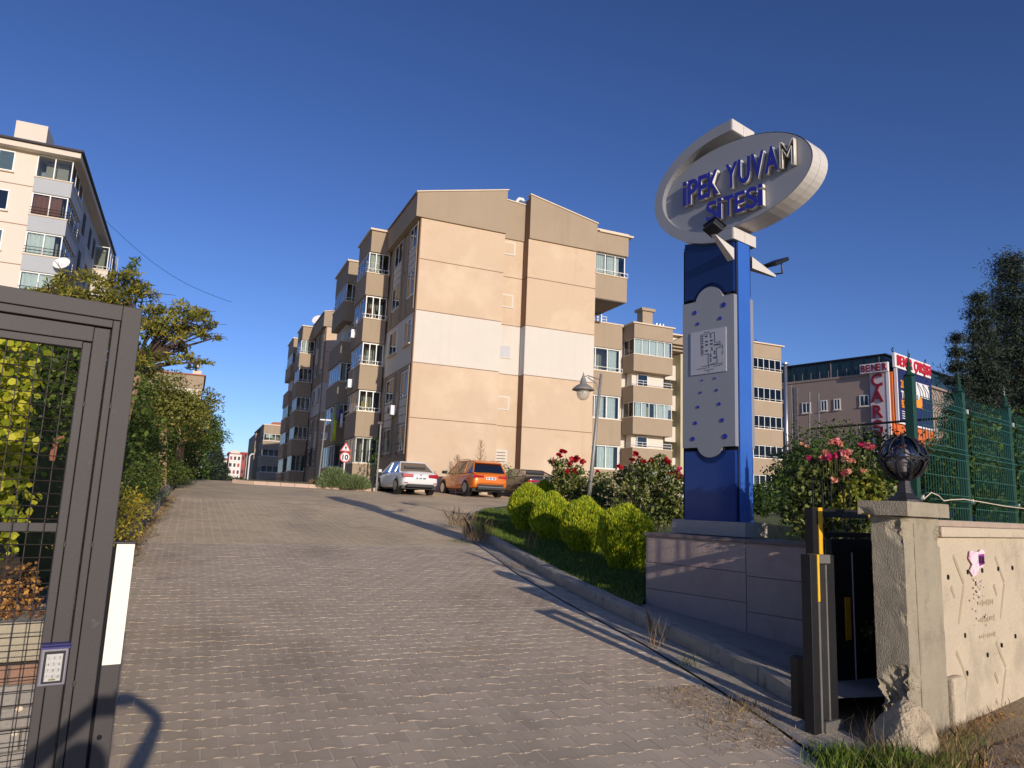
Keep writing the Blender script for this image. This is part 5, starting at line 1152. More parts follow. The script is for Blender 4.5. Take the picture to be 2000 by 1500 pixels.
# --- roses
def flower(parent, p, r, m, name='flower', n=26):
    c = np.array(p)[None]+rnd_unit(n)*r*np.array([.75, .75, .55])*rng.random(n)[:, None]**.5
    return leaves(name, c, r*.9, m, parent, .85, None, 1.0)
m_red = leafmat('petal_red', (206, 30, 34), (140, 14, 30), .2); m_pinkp = leafmat('petal_pink', (246, 170, 164), (226, 104, 120), .3); m_salm = leafmat('petal_salmon', (250, 206, 170), (238, 140, 120), .3); m_mag = leafmat('petal_magenta', (224, 70, 120), (180, 34, 80), .2)
def rosebush(loc, blobs, flowers, label, size=.085, dens=4200, fm=None, extra=None):
    R_ = empty('rose_bush', loc, 0, label, 'rose bush')
    L_ = Vector(loc); bl = [((c.x-L_.x, c.y-L_.y, c.z-L_.z), r) for c, r in blobs]
    crown(R_, 'foliage', bl, dens, size, m_rose, .62, .35, jitter=.8)
    if extra: crown(R_, 'yellowing_foliage', [((c.x-L_.x, c.y-L_.y, c.z-L_.z), r) for c, r in extra], dens*.8, size, m_rosey, .62, .5, jitter=.8)
    st = MB(); limbs(st, (0, 0, 0), [b[0] for b in bl]+[(f.x-L_.x, f.y-L_.y, f.z-L_.z) for f, *_ in flowers[:14]], .009, .003); st.build('stems', m_stem, R_)
    for f, r, mm in flowers: flower(R_, tuple(f-L_), r, mm)
    return R_
D = 16.0; a = at_D
bl = [(a(1225, 990, 16.4), .36), (a(1262, 965, D), .42), (a(1300, 985, D), .45), (a(1270, 925, D), .36), (a(1242, 945, D), .3), (a(1306, 935, D), .34), (a(1322, 960, 15.6), .34), (a(1290, 905, D), .22), (a(1248, 912, D), .22), (a(1290, 1000, 15.7), .4), (a(1325, 1000, 15.7), .3), (a(1215, 930, 16.5), .24)]
fl = [(a(x, y, D-.15), r, mm) for x, y, r, mm in ((1242, 886, .09, m_red), (1234, 897, .08, m_red), (1249, 893, .05, m_red), (1256, 900, .07, m_red), (1212, 912, .09, m_red), (1272, 900, .09, m_red), (1301, 897, .08, m_red), (1305, 903, .08, m_red), (1311, 927, .09, m_red), (1323, 923, .10, m_mag), (1330, 932, .09, m_red), (1268, 980, .09, m_red), (1277, 983, .06, m_red), (1326, 915, .07, m_mag))]
g0 = a(1272, 1030, D); rosebush((g0.x, g0.y, G(g0.y)+.12), bl, fl, 'large red rose bush directly left of the blue sign')
D = 19.0
bl = [(a(1100, 915, D), .3), (a(1112, 945, D), .42), (a(1090, 935, D), .25), (a(1125, 930, D), .34), (a(1140, 960, D), .36), (a(1112, 970, D), .4), (a(1165, 960, D-.5), .4), (a(1190, 965, D-1), .42), (a(1160, 990, D-.5), .4), (a(1085, 905, D), .12), (a(1078, 900, D), .10), (a(1178, 935, D), .25)]
fl = [(a(x, y, D-.2), r, mm) for x, y, r, mm in ((1099, 881, .1, m_red), (1092, 888, .08, m_red), (1104, 883, .07, m_red), (1117, 896, .1, m_red), (1128, 894, .1, m_red), (1124, 900, .08, m_red), (1138, 902, .1, m_red), (1114, 905, .09, m_red), (1108, 921, .1, m_red), (1124, 919, .11, m_red), (1095, 892, .06, m_red), (1167, 920, .06, m_red), (1080, 900, .05, m_mag))]
g0 = a(1115, 1000, D); rosebush((g0.x, g0.y, G(g0.y)+.12), bl, fl, 'red rose bush behind the thuja balls, left of the leaning lamp')
D = 8.6
bl = [(a(1590, 930, D), .20), (a(1575, 965, D), .2), (a(1625, 910, D), .18), (a(1650, 940, D), .24), (a(1610, 980, D), .26), (a(1700, 930, D), .16), (a(1690, 975, D), .24), (a(1560, 1000, D), .18), (a(1630, 1020, D), .26), (a(1590, 1025, D), .22), (a(1720, 960, D+.4), .16), (a(1668, 900, D), .1), (a(1560, 925, D+.3), .12), (a(1680, 1010, D), .22), (a(1585, 895, D), .08), (a(1690, 905, D), .1)]
bl += [(Vector(q), r) for q, r in (((5.95, 5.35, .6), .3), ((6.1, 5.4, 1.0), .3), ((6.35, 5.5, .7), .35), ((6.5, 5.55, 1.15), .32), ((6.2, 5.45, 1.4), .28), ((6.7, 5.7, .8), .35), ((6.75, 5.7, 1.4), .3), ((5.95, 5.3, 1.15), .2))]  # unseen low foliage added to the bush to shade the retaining wall
ex = [(a(1690, 950, D-.15), .18), (a(1665, 980, D-.2), .18), (a(1700, 990, D-.15), .14), (a(1640, 1000, D-.2), .12)]
fl = [(a(x, y, D-.2), r, mm) for x, y, r, mm in ((1633, 861, .055, m_pinkp), (1624, 864, .05, m_salm), (1641, 866, .05, m_salm), (1612, 886, .06, m_salm), (1618, 893, .06, m_mag), (1606, 893, .05, m_pinkp), (1631, 889, .05, m_mag), (1651, 884, .06, m_pinkp), (1658, 880, .05, m_salm), (1652, 896, .05, m_salm), (1682, 869, .05, m_mag), (1694, 872, .055, m_pinkp), (1702, 874, .05, m_pinkp), (1648, 924, .05, m_pinkp), (1656, 921, .05, m_salm), (1628, 937, .05, m_salm), (1565, 866, .03, m_salm), (1576, 872, .03, m_salm), (1580, 895, .04, m_mag), (1665, 900, .04, m_salm), (1686, 920, .04, m_salm))]
g0 = a(1640, 1040, D); rosebush((g0.x, g0.y, G(g0.y)+.1), bl, fl, 'pink and salmon rose bush between the sign and the globe lamp', .062, 9000, extra=ex)

# --- dark round clipped bushes right of the sign
def ballbush(px, py, D, r, label, m=None, cat='shrub', name='round_bush', core=None):
    c = at_D(px, py, D); gz = G(c.y)+.1; B = empty(name, (c.x, c.y, gz), 0, label, cat)
    bm = bmesh.new(); bmesh.ops.create_icosphere(bm, subdivisions=3, radius=r*.86)
    for v in bm.verts: v.co = v.co*(1+.08*mnoise.noise(v.co*3))+Vector((0, 0, c.z-gz))
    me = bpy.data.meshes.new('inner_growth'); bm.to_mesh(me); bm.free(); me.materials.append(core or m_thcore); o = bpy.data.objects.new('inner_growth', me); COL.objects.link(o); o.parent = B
    p, d = blob_pts((0, 0, c.z-gz), (r, r, r), int(5200*r), .85); leaves('foliage', p, .055, m or m_ivyd, B, .5, d, .6)
    return B
ballbush(1488, 978, 15, .30, 'dark round clipped bush just right of the blue sign column'); ballbush(1546, 975, 16, .38, 'dark round clipped bush farther right, in front of the rose bush')
# rounded stone in the shade right of the sign
bm = bmesh.new(); bmesh.ops.create_icosphere(bm, subdivisions=3, radius=.3)
for v in bm.verts: v.co = Vector((v.co.x*1.3, v.co.y, v.co.z*.6))*(1+.1*mnoise.noise(v.co*4))
me = bpy.data.meshes.new('boulder'); bm.to_mesh(me); bm.free(); me.materials.append(m_plinth); o = bpy.data.objects.new('boulder', me); COL.objects.link(o); c = at_D(1512, 1000, 14); o.location = (c.x, c.y, G(c.y)+.2); tag(o, 'smooth grey boulder in the shade between the two dark bushes', 'boulder')
# young bare saplings and dark shrub before the gable wall
def sapling(px, yb, yt, D, label):
    b = at_D(px, yb, D); t = at_D(px, yt, D); S_ = empty('bare_sapling', (b.x, b.y, G(b.y)), 0, label, 'sapling', 'bare saplings before the gable wall'); h = t.z-G(b.y)
    m = MB(); m.tube([(0, 0, 0), (.02, 0, h*.5), (0, 0, h)], [.03, .02, .004], 5)
    for i in range(60):
        s = .18+.8*i/60; an = i*2.4; L_ = .62*(1-s)**.8+.07; z = h*s; m.tube([(0, 0, z), (L_*math.cos(an)*.7, L_*math.sin(an)*.7, z+L_*.35), (L_*math.cos(an), L_*math.sin(an), z+L_*.75)], [.012, .009, .003], 4, cap=False)
    m.build('branches', m_bark, S_)
    n = 300; q = rng.random(n)*.8+.18; an = rng.random(n)*6.28; L_ = (.62*(1-q)**.8+.07)*rng.random(n)
    leaves('twigs', np.stack([L_*np.cos(an), L_*np.sin(an), h*q+L_*.6], 1), .10, m_dry, S_, .12, np.tile([[0, 0, 1.]], (n, 1)), .5)
sapling(937, 925, 858, 36.5, 'taller bare brown sapling above the orange car roof'); sapling(892, 925, 888, 36.8, 'shorter bare sapling between the white and orange cars')
c = at_D(975, 915, 37); B = empty('low_shrub', (c.x, c.y, G(c.y)), 0, 'low green shrub behind the orange car', 'shrub'); crown(B, 'foliage', [((0, 0, c.z-G(c.y)-.2), (1.1, .5, .5))], 1500, .1, m_ivyd)

# --- juniper mass and dry fringe before the second entrance
def spiky(loc, r, h, label, n=2600, m=None, name='juniper_bush'):
    B = empty(name, loc, 0, label, 'shrub'); d = rnd_unit(n); d[:, 2] = np.abs(d[:, 2]); q = rng.random(n)[:, None]**.5
    p = d*np.array([r, r*.7, h])*q; ax = d*np.array([1, 1, .6])+np.array([-.15, 0, .55]); ax /= np.linalg.norm(ax, axis=1)[:, None]
    leaves('foliage', p, .20, m or m_jun, B, .10, ax, .25); return B
c = at_D(652, 950, 35.8); spiky((c.x, c.y, G(c.y)+.1), .85, .95, 'left spreading juniper bush at the foot of the road sign', 5200)
c = at_D(695, 950, 35.6); spiky((c.x, c.y, G(c.y)+.1), .78, .65, 'right lower juniper bush beside the slim grey pole', 5200)
c = at_D(625, 945, 37); spiky((c.x, c.y, G(c.y)+.1), .6, .35, 'small dry tuft left of the junipers', 600, m_dry, 'dry_tuft')
# climbers on the shaded wall
for px, py, l in ((728, 900, 'dark climbing plant at the foot of the first balcony stack'), (604, 870, 'dark climber on the shaded second block')):
    c = at_D(px, py, 43 if px > 700 else 74); B = empty('climber', (c.x, c.y, c.z-1.5), 0, l, 'plant'); crown(B, 'foliage', [((0, 0, .8), (.35, .2, 1.0)), ((.1, 0, 2.0), (.25, .15, .9))], 600, .14, m_ivyd)

# --- rough grass: lawn blades, dry tufts, weeds
def blades(name, pts, h, m, lean=.35, w=.12, kind='stuff', parent=None, dirv=None):
    n = len(pts); up = rnd_unit(n)*lean+np.array([[0, 0, 1.0]])
    if dirv is not None: up += dirv
    up /= np.linalg.norm(up, axis=1)[:, None]; hh = h*(.5+rng.random(n))[:, None]; s = np.cross(up, rnd_unit(n)); s /= np.linalg.norm(s, axis=1)[:, None]; bend = rnd_unit(n)*np.array([1, 1, 0])*hh*.35
    v = np.stack([pts-s*hh*w*.5, pts+s*hh*w*.5, pts+up*hh*.6+s*hh*w*.3+bend*.3, pts+up*hh+bend, pts+up*hh*.6-s*hh*w*.3+bend*.3], 1)
    o = np_mesh(name, v, 5, m, parent)
    if kind: o['kind'] = kind
    return o
def inside(poly, x, y):
    c = np.zeros(len(x), bool); n = len(poly)
    for i in range(n):
        (x1, y1), (x2, y2) = poly[i], poly[(i+1) % n]; k = ((y1 > y) != (y2 > y)) & (x < (x2-x1)*(y-y1)/(y2-y1+1e-12)+x1); c ^= k
    return c
Gv = np.vectorize(G)
n = 150000; x = rng.uniform(5, 12, n); y = rng.uniform(6.8, 24, n); k = inside(lawn_poly, x, y) & (rng.random(n) < np.clip(1.3-(y-8)/18, .25, 1)); x, y = x[k], y[k]
blades('lawn_grass', np.stack([x, y, Gv(y)+.12], 1), .065, m_grass, .45, .14)
n = 9000; x = rng.uniform(6.6, 20, n); y = rng.uniform(4.9, 16, n); k = inside([(6.9, 7.0), (8.6, 6.9), (20, 9.5), (34, 20), (14, 18)], x, y); x, y = x[k], y[k]
blades('lawn_grass_right', np.stack([x, y, Gv(y)+.12], 1), .12, m_grass, .5)
def tuft(cx, cy, r, n, h, m, label, name='dry_grass_tuft', z=None, grp=None, lean=.5):
    a_ = rng.random(n)*6.28; q = r*rng.random(n)**.7; x = cx+q*np.cos(a_); y = cy+q*np.sin(a_)
    o = blades(name, np.stack([x, y, Gv(y)+(.1 if z is None else z)], 1), h, m, lean, .020, None); tag(o, label, 'grass tuft', grp); return o
c = at_D(925, 1040, 15.6); tuft(5.95, 15.5, .36, 330, .36, m_dry, 'tall dry grey grass tuft at the tip of the kerb', lean=.35)
tuft(5.75, 14.9, .25, 160, .22, m_dry, 'low dry grass tuft spilling over the kerb tip')
tuft(6.15, 13.2, .18, 26, .40, m_dry, 'thin dry stalks leaning over the kerb halfway down'); tuft(6.5, 18.0, .5, 160, .4, m_dry, 'dry stalks at the lawn edge near the dark car')
tuft(5.6, 15.3, .4, 900, .05, m_grass, 'low green weed patch on the pavers at the kerb tip', 'weed_patch', .01)
tuft(5.25, 11.9, .3, 500, .05, m_dry, 'small dry weeds in the gutter below the kerb tip', 'weed_patch', .01)
for i, (x, y, n_, h, l) in enumerate(((4.55, 6.6, 26, .28, 'few pale dry stalks rising from the gutter edge'), (4.42, 5.9, 60, .12, 'small dark weed in the gutter before the retaining wall'), (4.15, 4.75, 200, .09, 'dry weed patch at the near end of the gutter'))): tuft(x, y, .12 if i < 2 else .2, n_, h, m_dry if i != 1 else m_grass, l, 'weed', .01)
n = 2600; x = rng.normal(4.02, .22, n); y = rng.uniform(4.1, 5.4, n); blades('joint_weeds', np.stack([x-.0+(y-4.3)*.15-.18, y, Gv(y)+.006], 1), .022, m_dry, 1.1, .2)
n = 2500; y = rng.uniform(9, 26, n); x = np.array([XL(v) for v in y])+np.abs(rng.normal(0, .1, n)); blades('kerb_weeds', np.stack([x, y, Gv(y)+.02], 1), .05, m_dry, .9, .2)
# green and dry weeds round the mortar heap and the pillar
def wpatch(name, cx, cy, rx, ry, n, h, m, rot=AF, lean=.45, w=.05):
    a_ = rng.normal(0, 1, (n, 2))*np.array([rx, ry]); x = cx+a_[:, 0]*math.cos(rot)-a_[:, 1]*math.sin(rot); y = cy+a_[:, 0]*math.sin(rot)+a_[:, 1]*math.cos(rot)
    return blades(name, np.stack([x, y, Gv(y)-.01], 1), h, m, lean, w)
wpatch('weeds', 4.05, 3.78, .12, .07, 900, .10, m_grass); wpatch('weeds', 4.35, 3.62, .14, .07, 900, .11, m_grass); wpatch('weeds', 4.55, 3.5, .22, .07, 900, .09, m_grass)
wpatch('dry_weeds', 4.6, 3.55, .35, .10, 1400, .10, m_dry, w=.03); wpatch('dry_weeds', 4.35, 3.75, .2, .12, 90, .26, m_dry, lean=.7, w=.009); wpatch('dry_weeds', 5.5, 3.98, .5, .05, 1200, .06, m_dry, lean=.8); wpatch('dry_weeds', 5.6, 3.6, .6, .16, 1500, .05, m_dry, lean=1.0)
wpatch('weeds', 5.3, 3.85, .2, .06, 500, .05, m_grass, lean=.8)
def litter(name, pts, size, m=None): n = len(pts); return tag(leaves(name, pts, size, m or m_litter, None, .6, None, 1.0, normal=np.tile([[0, 0, 1.]], (n, 1)), nj=.5), kind='stuff')
def band(o, n, x0, x1, yr): x = rng.uniform(x0, x1, n); y = yr-np.abs(rng.normal(0, .07, n)); return np.stack([o.x+U.x*x+V.x*y, o.y+U.y*x+V.y*y, rng.uniform(.0, .03, n)], 1)
litter('fallen_leaves', band(K, 1500, .7, 5, .02), .035); litter('fallen_leaves', np.stack([rng.normal(4.7, .3, 500), rng.normal(3.55, .1, 500), rng.uniform(0, .03, 500)], 1), .035)

# --- behind the gate: leaf slope, ivy, dark hedge
n = 3500; q = rng.random((n, 2)); gx = -1.4+1.25*q[:, 0]; gy = .46+1.1*q[:, 1]; zt_ = zc1-.02+.14*(q[:, 1])
P_ = np.stack([GP.x+math.cos(GR)*gx-math.sin(GR)*gy, GP.y+math.sin(GR)*gx+math.cos(GR)*gy, zt_+rng.uniform(0, .03, n)], 1); k = gx > -.66+(gy-.46)*.42+rng.normal(0, .05, n)
litter('fallen_leaves', P_[k], .026)
ls = MB(); 
def gl(x, y, z): return (GP.x+math.cos(GR)*x-math.sin(GR)*y, GP.y+math.sin(GR)*x+math.cos(GR)*y, z)
ls.add([gl(-3.2, .44, zc1-.03), gl(-.2, .44, zc1-.03), gl(-.2, 2.4, zc1+.12), gl(-3.2, 2.4, zc1+.12), gl(-3.2, 5, zc1+.12), gl(-.2, 5, zc1+.12)], ((0, 1, 2, 3), (3, 2, 5, 4)))
tag(ls.build('earth_bank', mat('bank_soil', (96, 76, 56), .97, .25, 6, 1.0, 40), fix=False), kind='structure')
HG = empty('ivy_hedge', tuple(at_D(60, 1000, 5.4)*1.0), 0, 'yellow green broad leaved ivy hedge behind the gate mesh', 'hedge'); hl = HG.location.copy()
bl = []
for px, py, r in ((10, 690, .28), (45, 700, .28), (20, 760, .3), (60, 790, .2), (15, 830, .28), (40, 870, .26), (10, 910, .3), (50, 930, .2), (20, 980, .28), (45, 1010, .16), (10, 1040, .24), (-40, 700, .4), (-40, 800, .4), (-50, 900, .4), (-50, 1000, .4), (60, 740, .2), (30, 1070, .12)):
    c = at_D(px-38, py, 5.4+random.uniform(-.1, .1))-hl; bl.append((tuple(c), (r*.85, r*.6, r)))
crown(HG, 'foliage', bl, 3600, .046, m_ivy, .8, .6, True, up=-.6, jitter=.8)
HD = empty('dark_hedge', tuple(at_D(110, 1000, 6.6)), 0, 'dark green fine leaved hedge right of the ivy, behind the gate mesh', 'hedge'); hl = HD.location.copy()
bl = []
for px, py, r in ((90, 690, .35), (130, 700, .35), (165, 720, .35), (110, 760, .35), (150, 790, .35), (120, 830, .22), (160, 850, .25), (60, 700, .3), (190, 700, .4), (190, 800, .4), (195, 740, .4)):
    c = at_D(px, py, 6.6+random.uniform(-.2, .2))-hl; bl.append((tuple(c), (r, r*.6, r)))
crown(HD, 'foliage', bl, 3600, .042, m_treed, .6, .5, True, jitter=.9)
c = at_D(120, 1000, 6.2)-hl; crown(HD, 'low_foliage', [((c.x+.02, c.y, c.z-.1), (.1, .1, .28))], 1500, .03, m_yel2, .3)
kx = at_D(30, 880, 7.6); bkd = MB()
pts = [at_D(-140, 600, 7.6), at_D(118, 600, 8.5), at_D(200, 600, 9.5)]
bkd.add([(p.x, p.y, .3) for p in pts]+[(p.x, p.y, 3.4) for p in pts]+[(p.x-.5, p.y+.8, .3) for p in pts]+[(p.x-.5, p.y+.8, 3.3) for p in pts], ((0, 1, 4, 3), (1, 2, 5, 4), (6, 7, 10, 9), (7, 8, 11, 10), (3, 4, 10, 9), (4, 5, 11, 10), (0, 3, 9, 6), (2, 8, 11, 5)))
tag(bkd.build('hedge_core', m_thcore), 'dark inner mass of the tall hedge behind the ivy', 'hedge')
cp = at_D(100, 860, 6.0); ip = MB(); e0, e1, e2 = at_D(116, 856, 6.4), at_D(104, 890, 6.4), at_D(124, 856, 6.4)
tag(MB().tube([at_D(101, 900, 6.4), at_D(110, 858, 6.4), at_D(126, 856, 6.4)], .022, 6).build('rusty_pipe', mat('rust', (150, 96, 72), .9, .15, 8)), 'bent rusty pipe in the dark gap of the hedge', 'pipe')

# --- big spreading tree above the gate
base = at_D(215, 900, 11.6); BT = empty('spreading_tree', (base.x-.3, base.y, .85), 0, 'wide layered olive green tree spreading over the left gate', 'tree'); o_ = BT.location.copy()
def lc_(px, py, D): return tuple(at_D(px, py, D)-o_)
clp = [(75, 572, 12, .16), (95, 565, 11.5, .15), (128, 540, 12.5, .22), (120, 562, 12.4, .22), (150, 572, 12, .2), (175, 585, 11.8, .2), (205, 575, 12, .25), (235, 560, 12.2, .24), (248, 545, 12, .2), (262, 545, 12, .14), (235, 590, 12, .28), (265, 590, 12, .28), (300, 612, 12, .25), (280, 575, 12.2, .2), (300, 640, 11.8, .27), (325, 650, 11.8, .22), (345, 610, 12, .16), (365, 607, 12, .2), (383, 612, 12, .16), (385, 635, 12, .22), (362, 640, 12, .24), (405, 628, 12, .12), (395, 655, 12, .17), (350, 668, 12, .2), (427, 658, 12, .09), (300, 690, 12.2, .24), (330, 700, 12.2, .22), (365, 703, 12.2, .17), (395, 708, 12, .10), (280, 700, 12, .22), (255, 640, 12.5, .3), (290, 720, 12.3, .18), (255, 700, 12, .25), (405, 640, 12, .12)]
bl = []
for px, py, D_, r in clp:
    for j in range(3): q = Vector(lc_(px, py, D_))+Vector((random.gauss(0, r*.5), random.gauss(0, r*.9), random.gauss(0, r*.25))); bl.append((tuple(q), (r*.75, r*.75, r*.42)))
crown(BT, 'crown', bl, 5200, .085, m_tree, .26, .1, up=.5, jitter=.75)
tk = MB(); fork = Vector(lc_(262, 730, 12)); tk.tube([(0, 0, -.5), Vector((0, 0, 0)).lerp(fork, .5)+Vector((.05, 0, .1)), fork], [.17, .14, .11], 8); tk.build('trunk', m_bark, BT)
br = MB(); limbs(br, fork, [lc_(px, py, D_) for px, py, D_, r in clp], .05, .008, .25)
for i, (px, py, D_, r) in enumerate(clp):
    b = Vector(lc_(px, py, D_)); limbs(br, b, [tuple(b+Vector((random.gauss(0, r), random.gauss(0, r), random.uniform(-.05, r*.8)))) for _ in range(5)], .010, .003)
sp0 = Vector(lc_(238, 545, 12)); sp1 = Vector(lc_(266, 508, 12)); br.tube([sp0, sp0.lerp(sp1, .5), sp1], [.012, .008, .003], 5)
br.build('branches', m_barkd, BT)
n = 110; t = rng.random(n)[:, None]; P_ = np.array(sp0)[None]*(1-t)+np.array(sp1)[None]*t+rng.normal(0, .03, (n, 3)); ax = np.tile([[.7, 0, .7]], (n, 1)); ax[::2, 0] *= -1; leaves('top_shoot', P_, .09, m_treed, BT, .28, ax/np.linalg.norm(ax, axis=1)[:, None], .3)

# --- street trees and shrubs along the left kerb
def street_tree(px, D, py_base, py_fork, crowns, label, tr=.13, m=None, dens=1500, size=.11, grp='round headed trees along the left kerb', lean=0):
    b = at_D(px, py_base, D); gz = G(b.y)+.2; T = empty('street_tree', (b.x, b.y, gz), 0, label, 'tree', grp); o = T.location.copy()
    f = at_D(px+lean, py_fork, D)-o; tk = MB(); tk.tube([(0, 0, -.2), (f.x*.5, f.y*.5, f.z*.5), f], [tr*1.15, tr, tr*.95], 9); tk.build('trunk', m_bark, T)
    bl = []
    for x, y, r in crowns:
        for j in range(4): q = at_D(x, y, D)-o+Vector((random.gauss(0, r*.5), random.gauss(0, r*.8), random.gauss(0, r*.35))); bl.append((tuple(q), (r*.62, r*.62, r*.5)))
    crown(T, 'crown', bl, dens, size, m or m_treed, .45, .25, jitter=.9)
    lb = MB(); limbs(lb, f, [tuple(at_D(x, y, D)-o) for x, y, r in crowns]*2, tr*.5, .012, .25); lb.build('branches', m_bark, T); return T
street_tree(318, 27, 938, 845, [(262, 790, .8), (290, 800, .8), (325, 790, .9), (355, 790, .9), (385, 800, .8), (300, 770, .7), (340, 770, .7), (392, 815, .45), (275, 815, .7), (370, 825, .6), (330, 815, .6)], 'nearest round headed tree with tall pale trunk in the left bed', .14, m_mid)
street_tree(346, 34, 930, 865, [(350, 835, .8), (380, 830, .9), (402, 838, .7), (414, 852, .45), (365, 850, .8), (395, 860, .8), (400, 806, .5)], 'second round headed tree with leaning trunk behind the first', .16, lean=8)
street_tree(380, 48, 930, 890, [(370, 860, 1.2), (395, 870, 1.2), (415, 865, 1.0), (400, 890, .9), (350, 880, 1.2)], 'third dark round headed tree in the row', .15, m_ivyd)
def conifer(px, D, py_base, py_top, w_px, label, n=5200, m=None, size=.2, grp=None, name='spruce_tree', layers=13, gz=None):
    b = at_D(px, py_base, D); t = at_D(px, py_top, D); gz = G(b.y)+.1 if gz is None else gz; T = empty(name, (b.x, b.y, gz), 0, label, 'tree', grp); h = t.z-gz; R = w_px*D/1428*.5
    MB().tube([(0, 0, 0), (0, 0, h*.5), (0, 0, h*.92)], [.13*h/6, .07*h/6, .008], 7).build('trunk', m_barkd, T)
    br = MB(); P_ = []; A_ = []
    for l in range(layers):
        s = .10+.88*l/layers; z = h*s; rr = R*(1-s)**.8*(1+.22*math.sin(l*2.3+px)); nb = max(5, int(11*(1-s)+4))
        for k in range(nb):
            an = k*6.283/nb+l*1.3+random.uniform(-.25, .25); L_ = rr*random.uniform(.6, 1.3); e = Vector((L_*math.cos(an), L_*math.sin(an), z-L_*.18+random.uniform(-.1, .1)*h*.1)); br.tube([(0, 0, z), (e.x*.6, e.y*.6, z-L_*.10), e], [.03*(1-s)+.01, .015, .005], 4, cap=False)
            q = rng.random(int(n/(layers*9)*(.4+1.3*(1-s))*1.4)); m_ = len(q); q = .2+.85*q; c = np.array([0, 0, z])[None]*(1-q[:, None])+np.array(e)[None]*q[:, None]+rng.normal(0, .055*R+.04, (m_, 3))*np.array([1, 1, .8]); P_.append(c); ax = np.tile(np.array([math.cos(an), math.sin(an), .35])[None], (m_, 1)); A_.append(ax)
    br.build('branches', m_barkd, T); P_ = np.concatenate(P_); A_ = np.concatenate(A_); leaves('needles', P_, size, m or m_conif, T, .17, A_/np.linalg.norm(A_, axis=1)[:, None], .55); return T
conifer(417, 46, 945, 868, 46, 'dark spruce at the far end of the left tree row', 9000, size=.3, layers=12)
conifer(2012, 22, 1010, 470, 290, 'large dark spruce at the right edge behind the green fence', 90000, size=.11, layers=20, gz=1.0)
conifer(1938, 20.5, 1010, 545, 150, 'smaller spruce leader left of the large dark one', 40000, size=.11, layers=18, gz=1.0)
conifer(1888, 19.5, 1010, 622, 100, 'lowest spruce left of the pair, behind the fence', 22000, size=.10, layers=14, gz=1.0)
def shrub(name, items, size, dens, m, label, cat='shrub', aspect=.5, grp=None, shell=.4, jit=.9):
    c0 = at_D(*items[0][:3]); gz = G(c0.y)+.15; S_ = empty(name, (c0.x, c0.y, gz), 0, label, cat, grp); o = S_.location.copy()
    crown(S_, 'foliage', [(tuple(at_D(x, y, D)-o), (r, r, r*.9)) for x, y, D, r in items], dens, size, m, aspect, shell, jitter=jit)
    st = MB(); limbs(st, (0, 0, -.1), [tuple(at_D(x, y, D)-o) for x, y, D, r in items[:5]], .03, .01); st.build('stems', m_barkd, S_); return S_
shrub('shrub', [(240, 1010, 11.5, .28), (262, 1000, 12, .26), (250, 1035, 11.2, .2), (235, 980, 12, .3), (268, 985, 13, .25), (232, 1045, 10.5, .22)], .05, 3600, m_yel2, 'low yellow green shrub right beside the gate stile over the kerb')
shrub('shrub', [(250, 930, 14, .5), (270, 950, 14.5, .42), (240, 900, 14, .5), (280, 925, 15, .4), (255, 960, 13.5, .4), (290, 960, 16, .35)], .06, 3200, m_treed, 'bushy green shrub behind the low yellow one')
shrub('shrub', [(250, 870, 18, .7), (275, 890, 19, .6), (262, 840, 19, .7), (290, 880, 20, .5), (240, 820, 18, .8), (270, 920, 18, .5), (245, 780, 18, .7), (255, 740, 18, .6), (290, 850, 22, .6)], .08, 2600, m_treed, 'tall dense green shrub between the gate and the nearest tree')
shrub('shrub', [(298, 935, 22, .35), (290, 945, 21, .35), (305, 925, 23, .3), (282, 935, 21, .35)], .06, 2600, m_yel2, 'golden yellow shrub at the foot of the nearest tree')
shrub('shrub', [(335, 925, 30, .6), (350, 925, 31, .6), (340, 915, 31, .6), (362, 930, 33, .5), (325, 915, 29, .6)], .08, 2200, m_treed, 'clipped green hedge right of the pale trunk')
shrub('shrub', [(375, 915, 44, 1.0), (400, 925, 48, .9), (360, 905, 44, 1.1), (425, 935, 50, .6), (435, 925, 52, .5)], .15, 900, m_ivyd, 'dark shaded shrubs at the far end of the left row')
shrub('shrub', [(300, 870, 38, 1.5), (330, 850, 40, 1.6), (280, 850, 36, 1.4), (350, 880, 42, 1.3), (310, 900, 36, 1.2), (255, 860, 30, 1.4)], .13, 1300, m_deep, 'deep green mass of trees behind the pale trunks', 'trees')
shrub('shrub', [(478, 942, 75, .7), (470, 944, 76, .6), (466, 938, 77, .5)], .25, 200, m_ivyd, 'dark shrub beside the far lamp pole at the end of the drive')
shrub('shrub', [(500, 948, 58, .4), (520, 950, 52, .4), (545, 950, 47, .35), (570, 950, 43, .3), (595, 951, 40, .3)], .10, 500, m_dry, 'dry fringe of weeds along the foot of the shaded blocks')
